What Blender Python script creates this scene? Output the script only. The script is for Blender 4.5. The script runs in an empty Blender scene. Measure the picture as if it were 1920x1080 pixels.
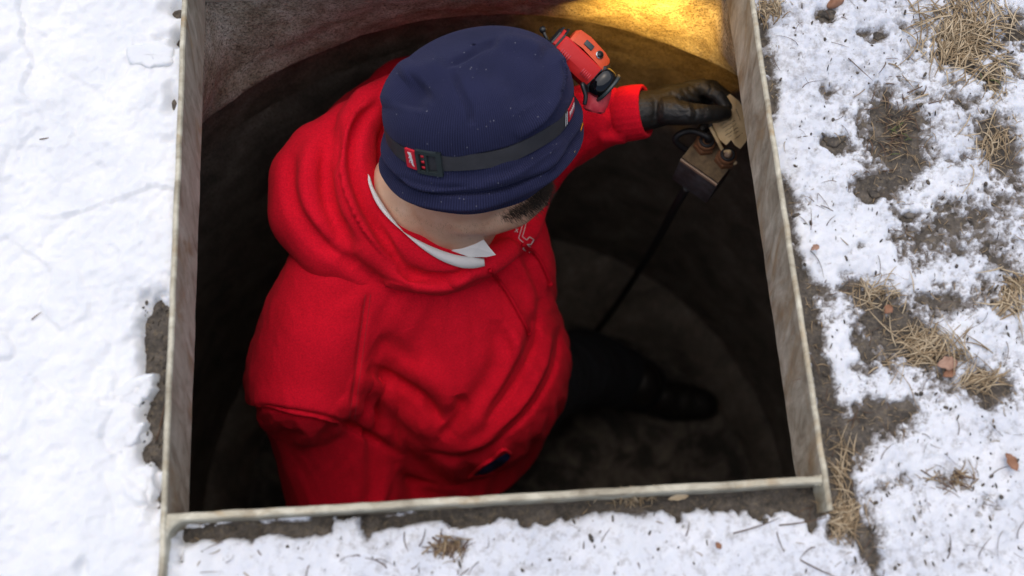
import bpy, bmesh, math, random
import numpy as np
from mathutils import Vector, Matrix
from mathutils.bvhtree import BVHTree

random.seed(7)
rng = np.random.default_rng(7)
scene = bpy.context.scene
C = scene.collection
rad = math.radians

# ------------------------------------------------------------------ camera
CAM = np.array([-0.0401, -0.1110, 1.0107])
FPX = 1920.0
_p, _y, _r = rad(72.061), rad(11.278), rad(8.119)
FW = np.array([math.sin(_y)*math.cos(_p), math.cos(_y)*math.cos(_p), -math.sin(_p)])
_rt = np.cross(FW, [0, 0, 1.0]); _rt /= np.linalg.norm(_rt)
_up = np.cross(_rt, FW)
RT = math.cos(_r)*_rt + math.sin(_r)*_up
UP = -math.sin(_r)*_rt + math.cos(_r)*_up
cd = bpy.data.cameras.new('camera'); cam = bpy.data.objects.new('camera', cd); C.objects.link(cam)
cam.matrix_world = Matrix(((RT[0], UP[0], -FW[0], CAM[0]), (RT[1], UP[1], -FW[1], CAM[1]),
                           (RT[2], UP[2], -FW[2], CAM[2]), (0, 0, 0, 1)))
cd.lens = 36; cd.sensor_width = 36; cd.clip_start = 0.02; cd.clip_end = 500
cd.dof.use_dof = True; cd.dof.focus_distance = 1.25; cd.dof.aperture_fstop = 2.6
scene.camera = cam

# ------------------------------------------------------------------ light: overcast daylight
w = bpy.data.worlds.new('World'); scene.world = w; w.use_nodes = True
nt = w.node_tree; nt.nodes.clear()
sky = nt.nodes.new('ShaderNodeTexSky'); sky.sky_type = 'NISHITA'; sky.sun_disc = False
sky.sun_elevation = rad(78); sky.sun_rotation = rad(250); sky.dust_density = 4.0; sky.air_density = 1.0; sky.ozone_density = 1.0
bg = nt.nodes.new('ShaderNodeBackground'); bg.inputs['Strength'].default_value = 0.11
wo = nt.nodes.new('ShaderNodeOutputWorld')
nt.links.new(sky.outputs[0], bg.inputs[0]); nt.links.new(bg.outputs[0], wo.inputs[0])
sd = bpy.data.lights.new('sun', 'SUN'); sd.energy = 1.5; sd.angle = rad(105); sd.color = (1.0, 0.97, 0.93)
sun = bpy.data.objects.new('sun', sd); C.objects.link(sun)
_e, _a = rad(78), rad(112)      # high, veiled by cloud
sdir = Vector((math.cos(_e)*math.cos(_a), math.cos(_e)*math.sin(_a), math.sin(_e)))
sun.rotation_euler = sdir.to_track_quat('Z', 'Y').to_euler()
sky.sun_rotation = math.atan2(sdir.x, sdir.y)
scene.view_settings.view_transform = 'Standard'; scene.view_settings.look = 'None'
scene.view_settings.exposure = 0.36; scene.view_settings.gamma = 1.0
scene.cycles.use_denoising = True
scene.cycles.max_bounces = 6

# ------------------------------------------------------------------ helpers
def at(px, py, z):
    """the point at height z that the photograph shows at pixel px, py (of 1920 x 1080)"""
    d = FW + RT*((px-960)/FPX) - UP*((py-540)/FPX)
    return CAM + d*((z-CAM[2])/d[2])

def proj(P):
    d = np.asarray(P, float) - CAM
    z = d @ FW
    return np.stack([960+FPX*(d @ RT)/z, 540-FPX*(d @ UP)/z], -1), z

def nrm(v):
    v = np.asarray(v, float); return v/np.linalg.norm(v)

def _h(ix, iy, s):
    h = (ix.astype(np.int64)*374761393 + iy.astype(np.int64)*668265263 + s*2147483647) & 0xffffffff
    h = ((h ^ (h >> 13))*1274126177) & 0xffffffff
    h = ((h ^ (h >> 16))*2246822519) & 0xffffffff
    return ((h ^ (h >> 15)) & 0xffffff)/float(0xffffff)

def vnoise(x, y, s=0):
    ix, iy = np.floor(x), np.floor(y); fx, fy = x-ix, y-iy
    fx = fx*fx*(3-2*fx); fy = fy*fy*(3-2*fy)
    a, b, c, d = _h(ix, iy, s), _h(ix+1, iy, s), _h(ix, iy+1, s), _h(ix+1, iy+1, s)
    return (a*(1-fx)+b*fx)*(1-fy) + (c*(1-fx)+d*fx)*fy

def fbm(x, y, o=4, s=0):
    t = 0; a = 0.5; n = 0
    for k in range(o):
        t = t + a*vnoise(x*2**k+17*k, y*2**k-9*k, s+k); n += a; a *= 0.55
    return t/n*2-1

def cells(x, y, s=0):
    """nearest cell: distance to it, distance to its border, its random number, offset to it"""
    ix, iy = np.floor(x), np.floor(y)
    d1 = np.full(x.shape, 9.0); d2 = np.full(x.shape, 9.0); idv = np.zeros(x.shape); ox = np.zeros(x.shape); oy = np.zeros(x.shape)
    for i in (-1, 0, 1):
        for j in (-1, 0, 1):
            cx = ix+i+_h(ix+i, iy+j, s); cy = iy+j+_h(ix+i, iy+j, s+5)
            d = np.hypot(x-cx, y-cy); m = d < d1
            d2 = np.where(m, d1, np.minimum(d2, d))
            idv = np.where(m, _h(ix+i, iy+j, s+9), idv); ox = np.where(m, x-cx, ox); oy = np.where(m, y-cy, oy)
            d1 = np.where(m, d, d1)
    return d1, d2-d1, idv, ox, oy

def spline(pts, n=12):
    P = np.asarray(pts, float)
    if len(P) < 3: 
        t = np.linspace(0, 1, n)[:, None]; return P[0]*(1-t)+P[-1]*t
    Q = np.vstack([2*P[0]-P[1], P, 2*P[-1]-P[-2]]); out = []
    for i in range(1, len(Q)-2):
        p0, p1, p2, p3 = Q[i-1:i+3]
        for t in np.linspace(0, 1, n, endpoint=False):
            out.append(0.5*((2*p1)+(p2-p0)*t+(2*p0-5*p1+4*p2-p3)*t*t+(3*p1-p0-3*p2+p3)*t**3))
    out.append(P[-1]); return np.array(out)

class MB:
    """collects shapes and links them as one mesh object"""
    def __init__(s): s.v = []; s.f = []; s.uv = None; s.attr = {}
    def add(s, V, F):
        o = len(s.v); s.v.extend([tuple(map(float, p)) for p in V]); s.f.extend([tuple(int(i)+o for i in f) for f in F]); return s
    def box(s, c, ax, half, bev=0.0):
        ax = [nrm(a) for a in ax]; c = np.asarray(c, float)
        if bev <= 0:
            V = [c+ax[0]*half[0]*i+ax[1]*half[1]*j+ax[2]*half[2]*k for i in (-1, 1) for j in (-1, 1) for k in (-1, 1)]
            return s.add(V, [(0, 1, 3, 2), (4, 6, 7, 5), (0, 4, 5, 1), (2, 3, 7, 6), (0, 2, 6, 4), (1, 5, 7, 3)])
        bm = bmesh.new(); bmesh.ops.create_cube(bm, size=2)
        for v in bm.verts: v.co = Vector((v.co.x*half[0], v.co.y*half[1], v.co.z*half[2]))
        bmesh.ops.bevel(bm, geom=bm.edges[:], offset=bev, segments=2, affect='EDGES', profile=0.6)
        bm.verts.index_update()
        V = [c+ax[0]*v.co.x+ax[1]*v.co.y+ax[2]*v.co.z for v in bm.verts]; F = [[v.index for v in f.verts] for f in bm.faces]
        bm.free(); return s.add(V, F)
    def rings(s, R, closed=True, cap=True):
        n = len(R[0]); V = [p for r in R for p in r]; F = []
        for i in range(len(R)-1):
            for j in range(n if closed else n-1):
                k = (j+1) % n; F.append((i*n+j, i*n+k, (i+1)*n+k, (i+1)*n+j))
        if cap and closed: F.append(tuple(range(n-1, -1, -1))); F.append(tuple((len(R)-1)*n+j for j in range(n)))
        return s.add(V, F)
    def tube(s, path, r, n=8, flat=1.0, upv=(0.1, 0.2, 1)):
        P = np.asarray(path, float); m = len(P); r = np.broadcast_to(np.asarray(r, float), (m,))
        R = []
        T = np.gradient(P, axis=0)
        a = None
        for i in range(m):
            t = nrm(T[i]+1e-12)
            if a is None:
                a = np.cross(t, upv)
                if np.linalg.norm(a) < 1e-4: a = np.cross(t, (1, 0, 0))
            a = nrm(a-t*(a @ t)); b = np.cross(t, a)
            R.append([P[i]+r[i]*(math.cos(q)*a+flat*math.sin(q)*b) for q in np.arange(n)*2*math.pi/n])
        return s.rings(R)
    def cyl(s, a, b, r, n=20, r2=None, bev=0.0):
        a, b = np.asarray(a, float), np.asarray(b, float); t = nrm(b-a); r2 = r if r2 is None else r2
        if bev: P = [a, a+t*bev*0.01, a+t*bev, b-t*bev, b-t*bev*0.01, b]; rr = [r-bev, r-bev, r, r2, r2-bev, r2-bev]
        else: P = [a, b]; rr = [r, r2]
        u = np.cross(t, (0.31, 0.2, 0.9)); u = nrm(u); v = np.cross(t, u)
        return s.rings([[p+k*(math.cos(q)*u+math.sin(q)*v) for q in np.arange(n)*2*math.pi/n] for p, k in zip(P, rr)])
    def ball(s, c, ax, rr, nu=20, nv=12, p=2.0):
        ax = [nrm(a) for a in ax]; c = np.asarray(c, float); V = []; F = []
        for i in range(nv+1):
            ph = math.pi*i/nv
            for j in range(nu):
                th = 2*math.pi*j/nu
                d = (math.sin(ph)*math.cos(th), math.sin(ph)*math.sin(th), math.cos(ph))
                d = [math.copysign(abs(k)**(2/p), k) for k in d]
                V.append(c+ax[0]*rr[0]*d[0]+ax[1]*rr[1]*d[1]+ax[2]*rr[2]*d[2])
        for i in range(nv):
            for j in range(nu):
                k = (j+1) % nu
                F.append((i*nu+j, (i+1)*nu+j, (i+1)*nu+k, i*nu+k))
        return s.add(V, F)
    def chain(s, nodes, n=20):
        """capsules along nodes (x, y, z, r)"""
        for i, q in enumerate(nodes):
            s.ball(q[:3], ((1, 0, 0), (0, 1, 0), (0, 0, 1)), (q[3],)*3, n, n//2+2)
            if i:
                a = nodes[i-1]; s.cyl(a[:3], q[:3], a[3], n, q[3])
        return s
    def build(s, name, m, parent=None, smooth=True, angle=None):
        me = bpy.data.meshes.new(name)
        o = origin(parent) if parent else np.zeros(3)
        V = np.asarray(s.v, float)-o
        me.from_pydata(V.tolist(), [], s.f); me.update()
        bm = bmesh.new(); bm.from_mesh(me); bmesh.ops.remove_doubles(bm, verts=bm.verts, dist=1e-6)
        bmesh.ops.recalc_face_normals(bm, faces=bm.faces); bm.to_mesh(me); bm.free()
        return link(name, me, m, parent, smooth, angle)

def origin(o):
    t = np.zeros(3)
    while o is not None: t += np.array(o.location); o = o.parent
    return t

def link(name, me, m, parent=None, smooth=True, angle=None):
    me.materials.append(m)
    if smooth:
        if angle: 
            me.shade_smooth(); me.set_sharp_from_angle(angle=rad(angle))
        else: me.shade_smooth()
    ob = bpy.data.objects.new(name, me); C.objects.link(ob)
    if parent is not None: ob.parent = parent
    return ob

def rawmesh(name, V, F, m, parent=None, smooth=True, attrs=None):
    me = bpy.data.meshes.new(name); o = origin(parent) if parent else np.zeros(3)
    V = np.ascontiguousarray(V-o, dtype=np.float32); F = np.asarray(F, dtype=np.int32); k = F.shape[1]
    me.vertices.add(len(V)); me.vertices.foreach_set('co', V.ravel())
    me.loops.add(F.size); me.loops.foreach_set('vertex_index', F.ravel())
    me.polygons.add(len(F)); me.polygons.foreach_set('loop_start', np.arange(0, F.size, k, dtype=np.int32))
    me.update(calc_edges=True); me.validate()
    for n_, a in (attrs or {}).items():
        A = me.attributes.new(n_, 'FLOAT', 'POINT'); A.data.foreach_set('value', np.asarray(a, np.float32))
    return link(name, me, m, parent, smooth)

def thing(name, label, cat, loc, group=None):
    o = bpy.data.objects.new(name, None); C.objects.link(o); o.location = [float(k) for k in loc]; o.empty_display_size = 0.05
    return tag(o, label, cat, group)

def tag(o, label, cat, group=None):
    o['label'] = label; o['category'] = cat
    if group: o['group'] = group
    return o

def recentre(o, p):
    """move a top-level mesh's origin to p"""
    p = np.asarray(p, float); me = o.data
    V = np.zeros(len(me.vertices)*3, np.float32); me.vertices.foreach_get('co', V)
    V = V.reshape(-1, 3)-p.astype(np.float32); me.vertices.foreach_set('co', V.ravel()); me.update(); o.location = p.tolist(); return o

def remesh(mb, voxel, iters=4, factor=0.5):
    me = bpy.data.meshes.new('tmp'); me.from_pydata(mb.v, [], mb.f)
    bm = bmesh.new(); bm.from_mesh(me); bmesh.ops.remove_doubles(bm, verts=bm.verts, dist=1e-7); bmesh.ops.recalc_face_normals(bm, faces=bm.faces); bm.to_mesh(me); bm.free()
    ob = bpy.data.objects.new('tmp', me); C.objects.link(ob)
    md = ob.modifiers.new('r', 'REMESH'); md.mode = 'VOXEL'; md.voxel_size = voxel
    ms = ob.modifiers.new('s', 'SMOOTH'); ms.factor = factor; ms.iterations = iters
    dg = bpy.context.evaluated_depsgraph_get(); ev = ob.evaluated_get(dg); m2 = ev.to_mesh()
    V = np.zeros(len(m2.vertices)*3); m2.vertices.foreach_get('co', V)
    F = np.zeros(len(m2.loops), np.int64); m2.loops.foreach_get('vertex_index', F); n = len(m2.polygons)
    assert len(F) == n*4
    ev.to_mesh_clear(); bpy.data.objects.remove(ob); bpy.data.meshes.remove(me)
    return V.reshape(-1, 3), F.reshape(-1, 4)

def vnormals(V, F):
    n = np.cross(V[F[:, 2]]-V[F[:, 0]], V[F[:, 3]]-V[F[:, 1]]); N = np.zeros_like(V)
    for a in range(3): N[:, a] = np.bincount(F.ravel(), np.repeat(n[:, a], 4), len(V))
    return N/(np.linalg.norm(N, axis=1, keepdims=True)+1e-12)

def smoothed(V, F, it=1, f=0.5):
    E = np.vstack([F[:, [0, 1]], F[:, [1, 2]], F[:, [2, 3]], F[:, [3, 0]]])
    for _ in range(it):
        c = np.bincount(E.ravel(), minlength=len(V)); S = np.stack([np.bincount(E[:, 0], V[E[:, 1], a], len(V))+np.bincount(E[:, 1], V[E[:, 0], a], len(V)) for a in range(3)], -1)
        V = V*(1-f)+f*S/np.maximum(c, 1)[:, None]
    return V

def raypt(bvh, px, py, dflt=None):
    d = FW + RT*((px-960)/FPX) - UP*((py-540)/FPX)
    h = bvh.ray_cast(Vector(CAM), Vector(nrm(d)))
    return (None, None) if h[0] is None else (np.array(h[0]), np.array(h[1]))

def sculpt(V, F, strokes, gate=0.07):
    """push and pull cloth along strokes: (points, width, height, kind); widths are in 1920-pixel units at the cloth"""
    for (pts, wd, hh, kind) in strokes:
        N = vnormals(V, F); N = smoothed(N, F, 2); N /= np.linalg.norm(N, axis=1, keepdims=True)+1e-9
        PX, Z = proj(V); toc = CAM-V; toc /= np.linalg.norm(toc, axis=1, keepdims=True)
        face = np.clip(((N*toc).sum(1)+0.15)/0.3, 0, 1)
        S = spline(pts, 10)
        m = (PX[:, 0] > S[:, 0].min()-3*wd) & (PX[:, 0] < S[:, 0].max()+3*wd) & (PX[:, 1] > S[:, 1].min()-3*wd) & (PX[:, 1] < S[:, 1].max()+3*wd) & (face > 0)
        idx = np.nonzero(m)[0]
        if len(idx) == 0: continue
        P = PX[idx]; best = np.full(len(idx), 1e9); sg = np.zeros(len(idx)); tt = np.zeros(len(idx))
        for i in range(len(S)-1):
            a, b = S[i], S[i+1]; ab = b-a; L2 = ab @ ab
            if L2 < 1e-9: continue
            t = np.clip(((P-a) @ ab)/L2, 0, 1); q = P-a-t[:, None]*ab; d = np.hypot(q[:, 0], q[:, 1])
            cr = ab[0]*q[:, 1]-ab[1]*q[:, 0]
            u = d < best; best = np.where(u, d, best); sg = np.where(u, np.sign(cr), sg); tt = np.where(u, (i+t)/(len(S)-1), tt)
        # keep to the front-most layer near the stroke
        near = best < wd
        if near.any():
            zc = np.percentile(Z[idx][near], 20)
        else: zc = Z[idx].min()
        dg = np.clip(1-(Z[idx]-zc-gate)/0.05, 0, 1)
        tap = np.clip(np.minimum(tt, 1-tt)/0.18, 0, 1)**0.7 if kind[0] != 'n' else 1.0
        k = kind[-1]
        if k == 'g': pr = np.exp(-(best/wd)**2)
        else:
            s_ = best*sg*(1 if k == 'l' else -1)      # l: the raised side is below / right of a stroke drawn left to right
            pr = np.where(s_ > 0, np.exp(-(s_/wd)**2), np.exp(-(s_/(0.16*wd))**2))
        V = V.copy(); V[idx] += N[idx]*(hh*pr*tap*dg*face[idx])[:, None]
    return V

# ------------------------------------------------------------------ materials
def nodes(name):
    m = bpy.data.materials.new(name); m.use_nodes = True; t = m.node_tree; b = t.nodes['Principled BSDF']
    return m, t, b
def N_(t, kind, **kw):
    n = t.nodes.new(kind)
    for k, v in kw.items():
        if k in n.inputs: n.inputs[k].default_value = v
        else: setattr(n, k, v)
    return n
def coords(t, scale=(1, 1, 1), rot=(0, 0, 0)):
    tc = t.nodes.new('ShaderNodeTexCoord'); mp = t.nodes.new('ShaderNodeMapping')
    mp.inputs['Scale'].default_value = scale; mp.inputs['Rotation'].default_value = rot
    t.links.new(tc.outputs['Object'], mp.inputs[0]); return mp.outputs[0]
def noise(t, vec, scale, detail=4, rough=0.6, dist=0.0):
    n = N_(t, 'ShaderNodeTexNoise'); n.inputs['Scale'].default_value = scale; n.inputs['Detail'].default_value = detail
    n.inputs['Roughness'].default_value = rough; n.inputs['Distortion'].default_value = dist
    t.links.new(vec, n.inputs['Vector']); return n.outputs['Fac']
def ramp(t, fac, stops):
    r = t.nodes.new('ShaderNodeValToRGB'); t.links.new(fac, r.inputs[0]); e = r.color_ramp.elements
    while len(e) < len(stops): e.new(0.5)
    for k, (p, c) in zip(e, stops): k.position = p; k.color = (*c, 1) if len(c) == 3 else c
    return r.outputs[0]
def mix(t, fac, a, b, mode='MIX'):
    n = t.nodes.new('ShaderNodeMix'); n.data_type = 'RGBA'; n.blend_type = mode
    for s, v in ((n.inputs['Factor'], fac), (n.inputs['A'], a), (n.inputs['B'], b)):
        if hasattr(v, 'is_linked') or isinstance(v, bpy.types.NodeSocket): t.links.new(v, s)
        elif isinstance(v, (int, float)): s.default_value = v
        else: s.default_value = (*v, 1)
    return n.outputs['Result']
def bump(t, b, h, strength=0.5, dist=0.002, prev=None):
    n = t.nodes.new('ShaderNodeBump'); n.inputs['Strength'].default_value = strength; n.inputs['Distance'].default_value = dist
    t.links.new(h, n.inputs['Height'])
    if prev is not None: t.links.new(prev, n.inputs['Normal'])
    t.links.new(n.outputs[0], b.inputs['Normal']); return n.outputs[0]
def attr(t, name):
    n = t.nodes.new('ShaderNodeAttribute'); n.attribute_name = name; return n.outputs['Fac']
def plain(name, c, rough=0.6, c2=None, scale=40, bs=None, metal=0.0, sheen=0.0, spec=None):
    m, t, b = nodes(name); v = coords(t)
    c2 = c2 or tuple(k*0.75 for k in c)
    t.links.new(ramp(t, noise(t, v, scale, 5), [(0.3, c), (0.7, c2)]), b.inputs['Base Color'])
    b.inputs['Roughness'].default_value = rough; b.inputs['Metallic'].default_value = metal
    if sheen: b.inputs['Sheen Weight'].default_value = sheen; b.inputs['Sheen Roughness'].default_value = 0.5
    if spec is not None: b.inputs['Specular IOR Level'].default_value = spec
    bs = bs or (scale*6, 0.3, 0.0006); bump(t, b, noise(t, v, bs[0], 3), bs[1], bs[2])
    return m

def m_dirt():
    m, t, b = nodes('soil'); v = coords(t)
    c = ramp(t, noise(t, v, 60, 9, 0.75), [(0.25, (0.022, 0.019, 0.016)), (0.42, (0.045, 0.038, 0.031)), (0.55, (0.09, 0.076, 0.062)), (0.75, (0.20, 0.17, 0.14))])
    c = mix(t, ramp(t, noise(t, v, 220, 3, 0.7), [(0.52, (0, 0, 0)), (0.72, (1, 1, 1))]), c, (0.16, 0.125, 0.08))
    t.links.new(c, b.inputs['Base Color']); b.inputs['Roughness'].default_value = 0.85
    n1 = bump(t, b, noise(t, v, 120, 6, 0.7), 0.8, 0.004); bump(t, b, noise(t, v, 600, 3, 0.7), 0.6, 0.001, n1)
    return m
def m_snow():
    m, t, b = nodes('snow'); v = coords(t)
    c = mix(t, attr(t, 'grime'), ramp(t, noise(t, v, 14, 6, 0.6), [(0.3, (0.64, 0.665, 0.70)), (0.65, (0.76, 0.77, 0.785))]), ramp(t, noise(t, v, 22, 6, 0.65), [(0.3, (0.51, 0.54, 0.605)), (0.65, (0.67, 0.69, 0.735))]))
    thin = attr(t, 'thin')
    sp = noise(t, v, 260, 4, 0.75)
    mm = t.nodes.new('ShaderNodeMath'); mm.operation = 'MULTIPLY_ADD'; t.links.new(thin, mm.inputs[0]); mm.inputs[1].default_value = 0.55; t.links.new(sp, mm.inputs[2])
    f = ramp(t, mm.outputs[0], [(0.68, (0, 0, 0)), (0.98, (1, 1, 1))])
    c = mix(t, f, c, (0.15, 0.135, 0.125))
    g = attr(t, 'grime'); sp2 = noise(t, v, 90, 5, 0.75)
    m3 = t.nodes.new('ShaderNodeMath'); m3.operation = 'MULTIPLY_ADD'; t.links.new(g, m3.inputs[0]); m3.inputs[1].default_value = 0.3; t.links.new(sp2, m3.inputs[2])
    c = mix(t, ramp(t, m3.outputs[0], [(0.74, (0, 0, 0)), (1.0, (0.75, 0.75, 0.75))]), c, (0.19, 0.17, 0.155))
    t.links.new(c, b.inputs['Base Color']); b.inputs['Roughness'].default_value = 0.65; b.inputs['Specular IOR Level'].default_value = 0.25
    b.inputs['Subsurface Weight'].default_value = 0.25; b.inputs['Subsurface Radius'].default_value = (0.006, 0.008, 0.012); b.inputs['Subsurface Scale'].default_value = 0.6
    n1 = bump(t, b, noise(t, v, 90, 6, 0.65), 0.22, 0.004); bump(t, b, noise(t, v, 480, 3, 0.7), 0.4, 0.0012, n1)
    return m
def m_steel(name='galvanised_steel', rust=0.5, seed=0.0, tint=(0.82, 0.785, 0.68)):
    m, t, b = nodes(name); tc = t.nodes.new('ShaderNodeTexCoord'); mp = t.nodes.new('ShaderNodeMapping')
    mp.inputs['Scale'].default_value = (1, 1, 1); mp.inputs['Location'].default_value = (seed, seed*2, seed*3); mp.inputs['Rotation'].default_value = (0.5, 0, 0)
    t.links.new(tc.outputs['Object'], mp.inputs[0]); v = mp.outputs[0]
    mp2 = t.nodes.new('ShaderNodeMapping'); mp2.inputs['Scale'].default_value = (1, 1.6, 0.8); t.links.new(v, mp2.inputs[0]); vs = mp2.outputs[0]
    g = ramp(t, noise(t, vs, 26, 8, 0.65, 0.6), [(0.30, (0.24, 0.215, 0.175)), (0.44, (0.42, 0.40, 0.35)), (0.56, (0.56, 0.55, 0.50)), (0.70, (0.74, 0.74, 0.70))])
    r = ramp(t, noise(t, vs, 13, 7, 0.62, 0.8), [(0.62-0.14*rust, (0, 0, 0)), (0.72-0.06*rust, (0.7, 0.7, 0.7)), (0.85, (0.9, 0.9, 0.9))])
    rc = ramp(t, noise(t, v, 50, 5), [(0.3, (0.20, 0.135, 0.075)), (0.55, (0.36, 0.25, 0.13)), (0.75, (0.52, 0.33, 0.12))])
    c = mix(t, r, g, rc)
    d = ramp(t, noise(t, v, 140, 5, 0.75), [(0.62, (0, 0, 0)), (0.75, (1, 1, 1))])
    c = mix(t, mix(t, 0.6, (0, 0, 0), d), c, (0.10, 0.09, 0.08))
    c = mix(t, 1.0, c, tint, 'MULTIPLY')
    t.links.new(c, b.inputs['Base Color']); b.inputs['Roughness'].default_value = 0.62; b.inputs['Metallic'].default_value = 0.12
    bump(t, b, noise(t, vs, 150, 6, 0.7), 0.35, 0.0015)
    return m
def m_concrete(name, cols, sc=18, gloss=0.7, bs=0.8):
    m, t, b = nodes(name); v = coords(t)
    c = ramp(t, noise(t, v, sc, 8, 0.68, 0.4), list(zip((0.28, 0.45, 0.58, 0.75), cols)))
    f = ramp(t, noise(t, v, 320, 4, 0.8), [(0.36, (0.22, 0.20, 0.17)), (0.52, (1, 1, 1)), (0.66, (1.4, 1.35, 1.3))])
    c = mix(t, 1.0, c, f, 'MULTIPLY')
    vo = N_(t, 'ShaderNodeTexVoronoi'); vo.inputs['Scale'].default_value = 90; t.links.new(v, vo.inputs['Vector'])
    pit = ramp(t, vo.outputs['Distance'], [(0.06, (0, 0, 0)), (0.16, (1, 1, 1))])
    c = mix(t, pit, mix(t, 0.75, c, (0.01, 0.008, 0.006)), c)
    t.links.new(c, b.inputs['Base Color']); b.inputs['Roughness'].default_value = gloss
    n1 = bump(t, b, noise(t, v, 60, 7, 0.75), bs, 0.006); bump(t, b, noise(t, v, 420, 4, 0.8), bs, 0.0016, n1)
    return m
def m_fleece(name, c, c2):
    m, t, b = nodes(name); v = coords(t)
    col = ramp(t, noise(t, v, 9, 5, 0.6), [(0.3, c), (0.7, c2)])
    fz = ramp(t, noise(t, v, 420, 4, 0.8), [(0.3, (0.70, 0.70, 0.70)), (0.7, (1.20, 1.20, 1.20))])
    col = mix(t, 1.0, col, fz, 'MULTIPLY')
    lint = noise(t, v, 330, 2, 0.5)
    col = mix(t, ramp(t, lint, [(0.79, (0, 0, 0)), (0.82, (0.5, 0.5, 0.5))]), col, (0.8, 0.25, 0.25))
    t.links.new(col, b.inputs['Base Color']); b.inputs['Roughness'].default_value = 0.92; b.inputs['Specular IOR Level'].default_value = 0.12
    b.inputs['Sheen Weight'].default_value = 0.04; b.inputs['Sheen Roughness'].default_value = 0.6; b.inputs['Sheen Tint'].default_value = (1, 0.35, 0.35, 1)
    wv = noise(t, v, 60, 4, 0.6); n1 = bump(t, b, wv, 0.28, 0.003)
    n2 = bump(t, b, noise(t, v, 330, 4, 0.75), 0.4, 0.0012, n1); bump(t, b, noise(t, v, 1000, 2, 0.7), 0.35, 0.0006, n2)
    return m
def m_knit():
    m, t, b = nodes('navy_rib_knit'); v = coords(t)
    th = attr(t, 'rib')
    sn = t.nodes.new('ShaderNodeMath'); sn.operation = 'SINE'; t.links.new(th, sn.inputs[0])
    s01 = t.nodes.new('ShaderNodeMath'); s01.operation = 'MULTIPLY_ADD'; t.links.new(sn.outputs[0], s01.inputs[0]); s01.inputs[1].default_value = 0.5; s01.inputs[2].default_value = 0.5
    col = mix(t, s01.outputs[0], (0.0055, 0.0062, 0.020), (0.019, 0.022, 0.059))
    col = mix(t, ramp(t, noise(t, v, 16, 5), [(0.35, (0, 0, 0)), (0.7, (0.3, 0.3, 0.3))]), col, (0.026, 0.028, 0.08))
    col = mix(t, ramp(t, noise(t, v, 700, 2, 0.6), [(0.3, (0.25, 0.25, 0.25)), (0.7, (0, 0, 0))]), col, (0.015, 0.016, 0.05))
    vo = N_(t, 'ShaderNodeTexVoronoi'); vo.inputs['Scale'].default_value = 135; t.links.new(v, vo.inputs['Vector'])
    li = ramp(t, vo.outputs['Distance'], [(0.05, (0.55, 0.55, 0.55)), (0.10, (0, 0, 0))])
    gate = ramp(t, noise(t, v, 45, 3), [(0.47, (0, 0, 0)), (0.58, (1, 1, 1))])
    col = mix(t, mix(t, 1.0, li, gate, 'MULTIPLY'), col, (0.42, 0.42, 0.46))
    t.links.new(col, b.inputs['Base Color']); b.inputs['Roughness'].default_value = 0.9; b.inputs['Specular IOR Level'].default_value = 0.15
    b.inputs['Sheen Weight'].default_value = 0.07; b.inputs['Sheen Roughness'].default_value = 0.5; b.inputs['Sheen Tint'].default_value = (0.6, 0.6, 1, 1)
    n1 = bump(t, b, s01.outputs[0], 0.45, 0.0012); bump(t, b, noise(t, v, 800, 2, 0.7), 0.4, 0.0006, n1)
    return m
def m_skin():
    m, t, b = nodes('skin'); v = coords(t)
    c = ramp(t, noise(t, v, 30, 5), [(0.3, (0.60, 0.33, 0.215)), (0.5, (0.66, 0.41, 0.28)), (0.7, (0.72, 0.48, 0.35))])
    st = ramp(t, noise(t, v, 420, 3, 0.7), [(0.64, (0, 0, 0)), (0.74, (0.5, 0.5, 0.5))])
    c = mix(t, st, c, (0.14, 0.085, 0.06))
    t.links.new(c, b.inputs['Base Color']); b.inputs['Roughness'].default_value = 0.5
    b.inputs['Subsurface Weight'].default_value = 0.15; b.inputs['Subsurface Radius'].default_value = (0.008, 0.003, 0.0015); b.inputs['Subsurface Scale'].default_value = 0.5
    bump(t, b, noise(t, v, 400, 5, 0.75), 0.5, 0.001)
    return m

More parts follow.
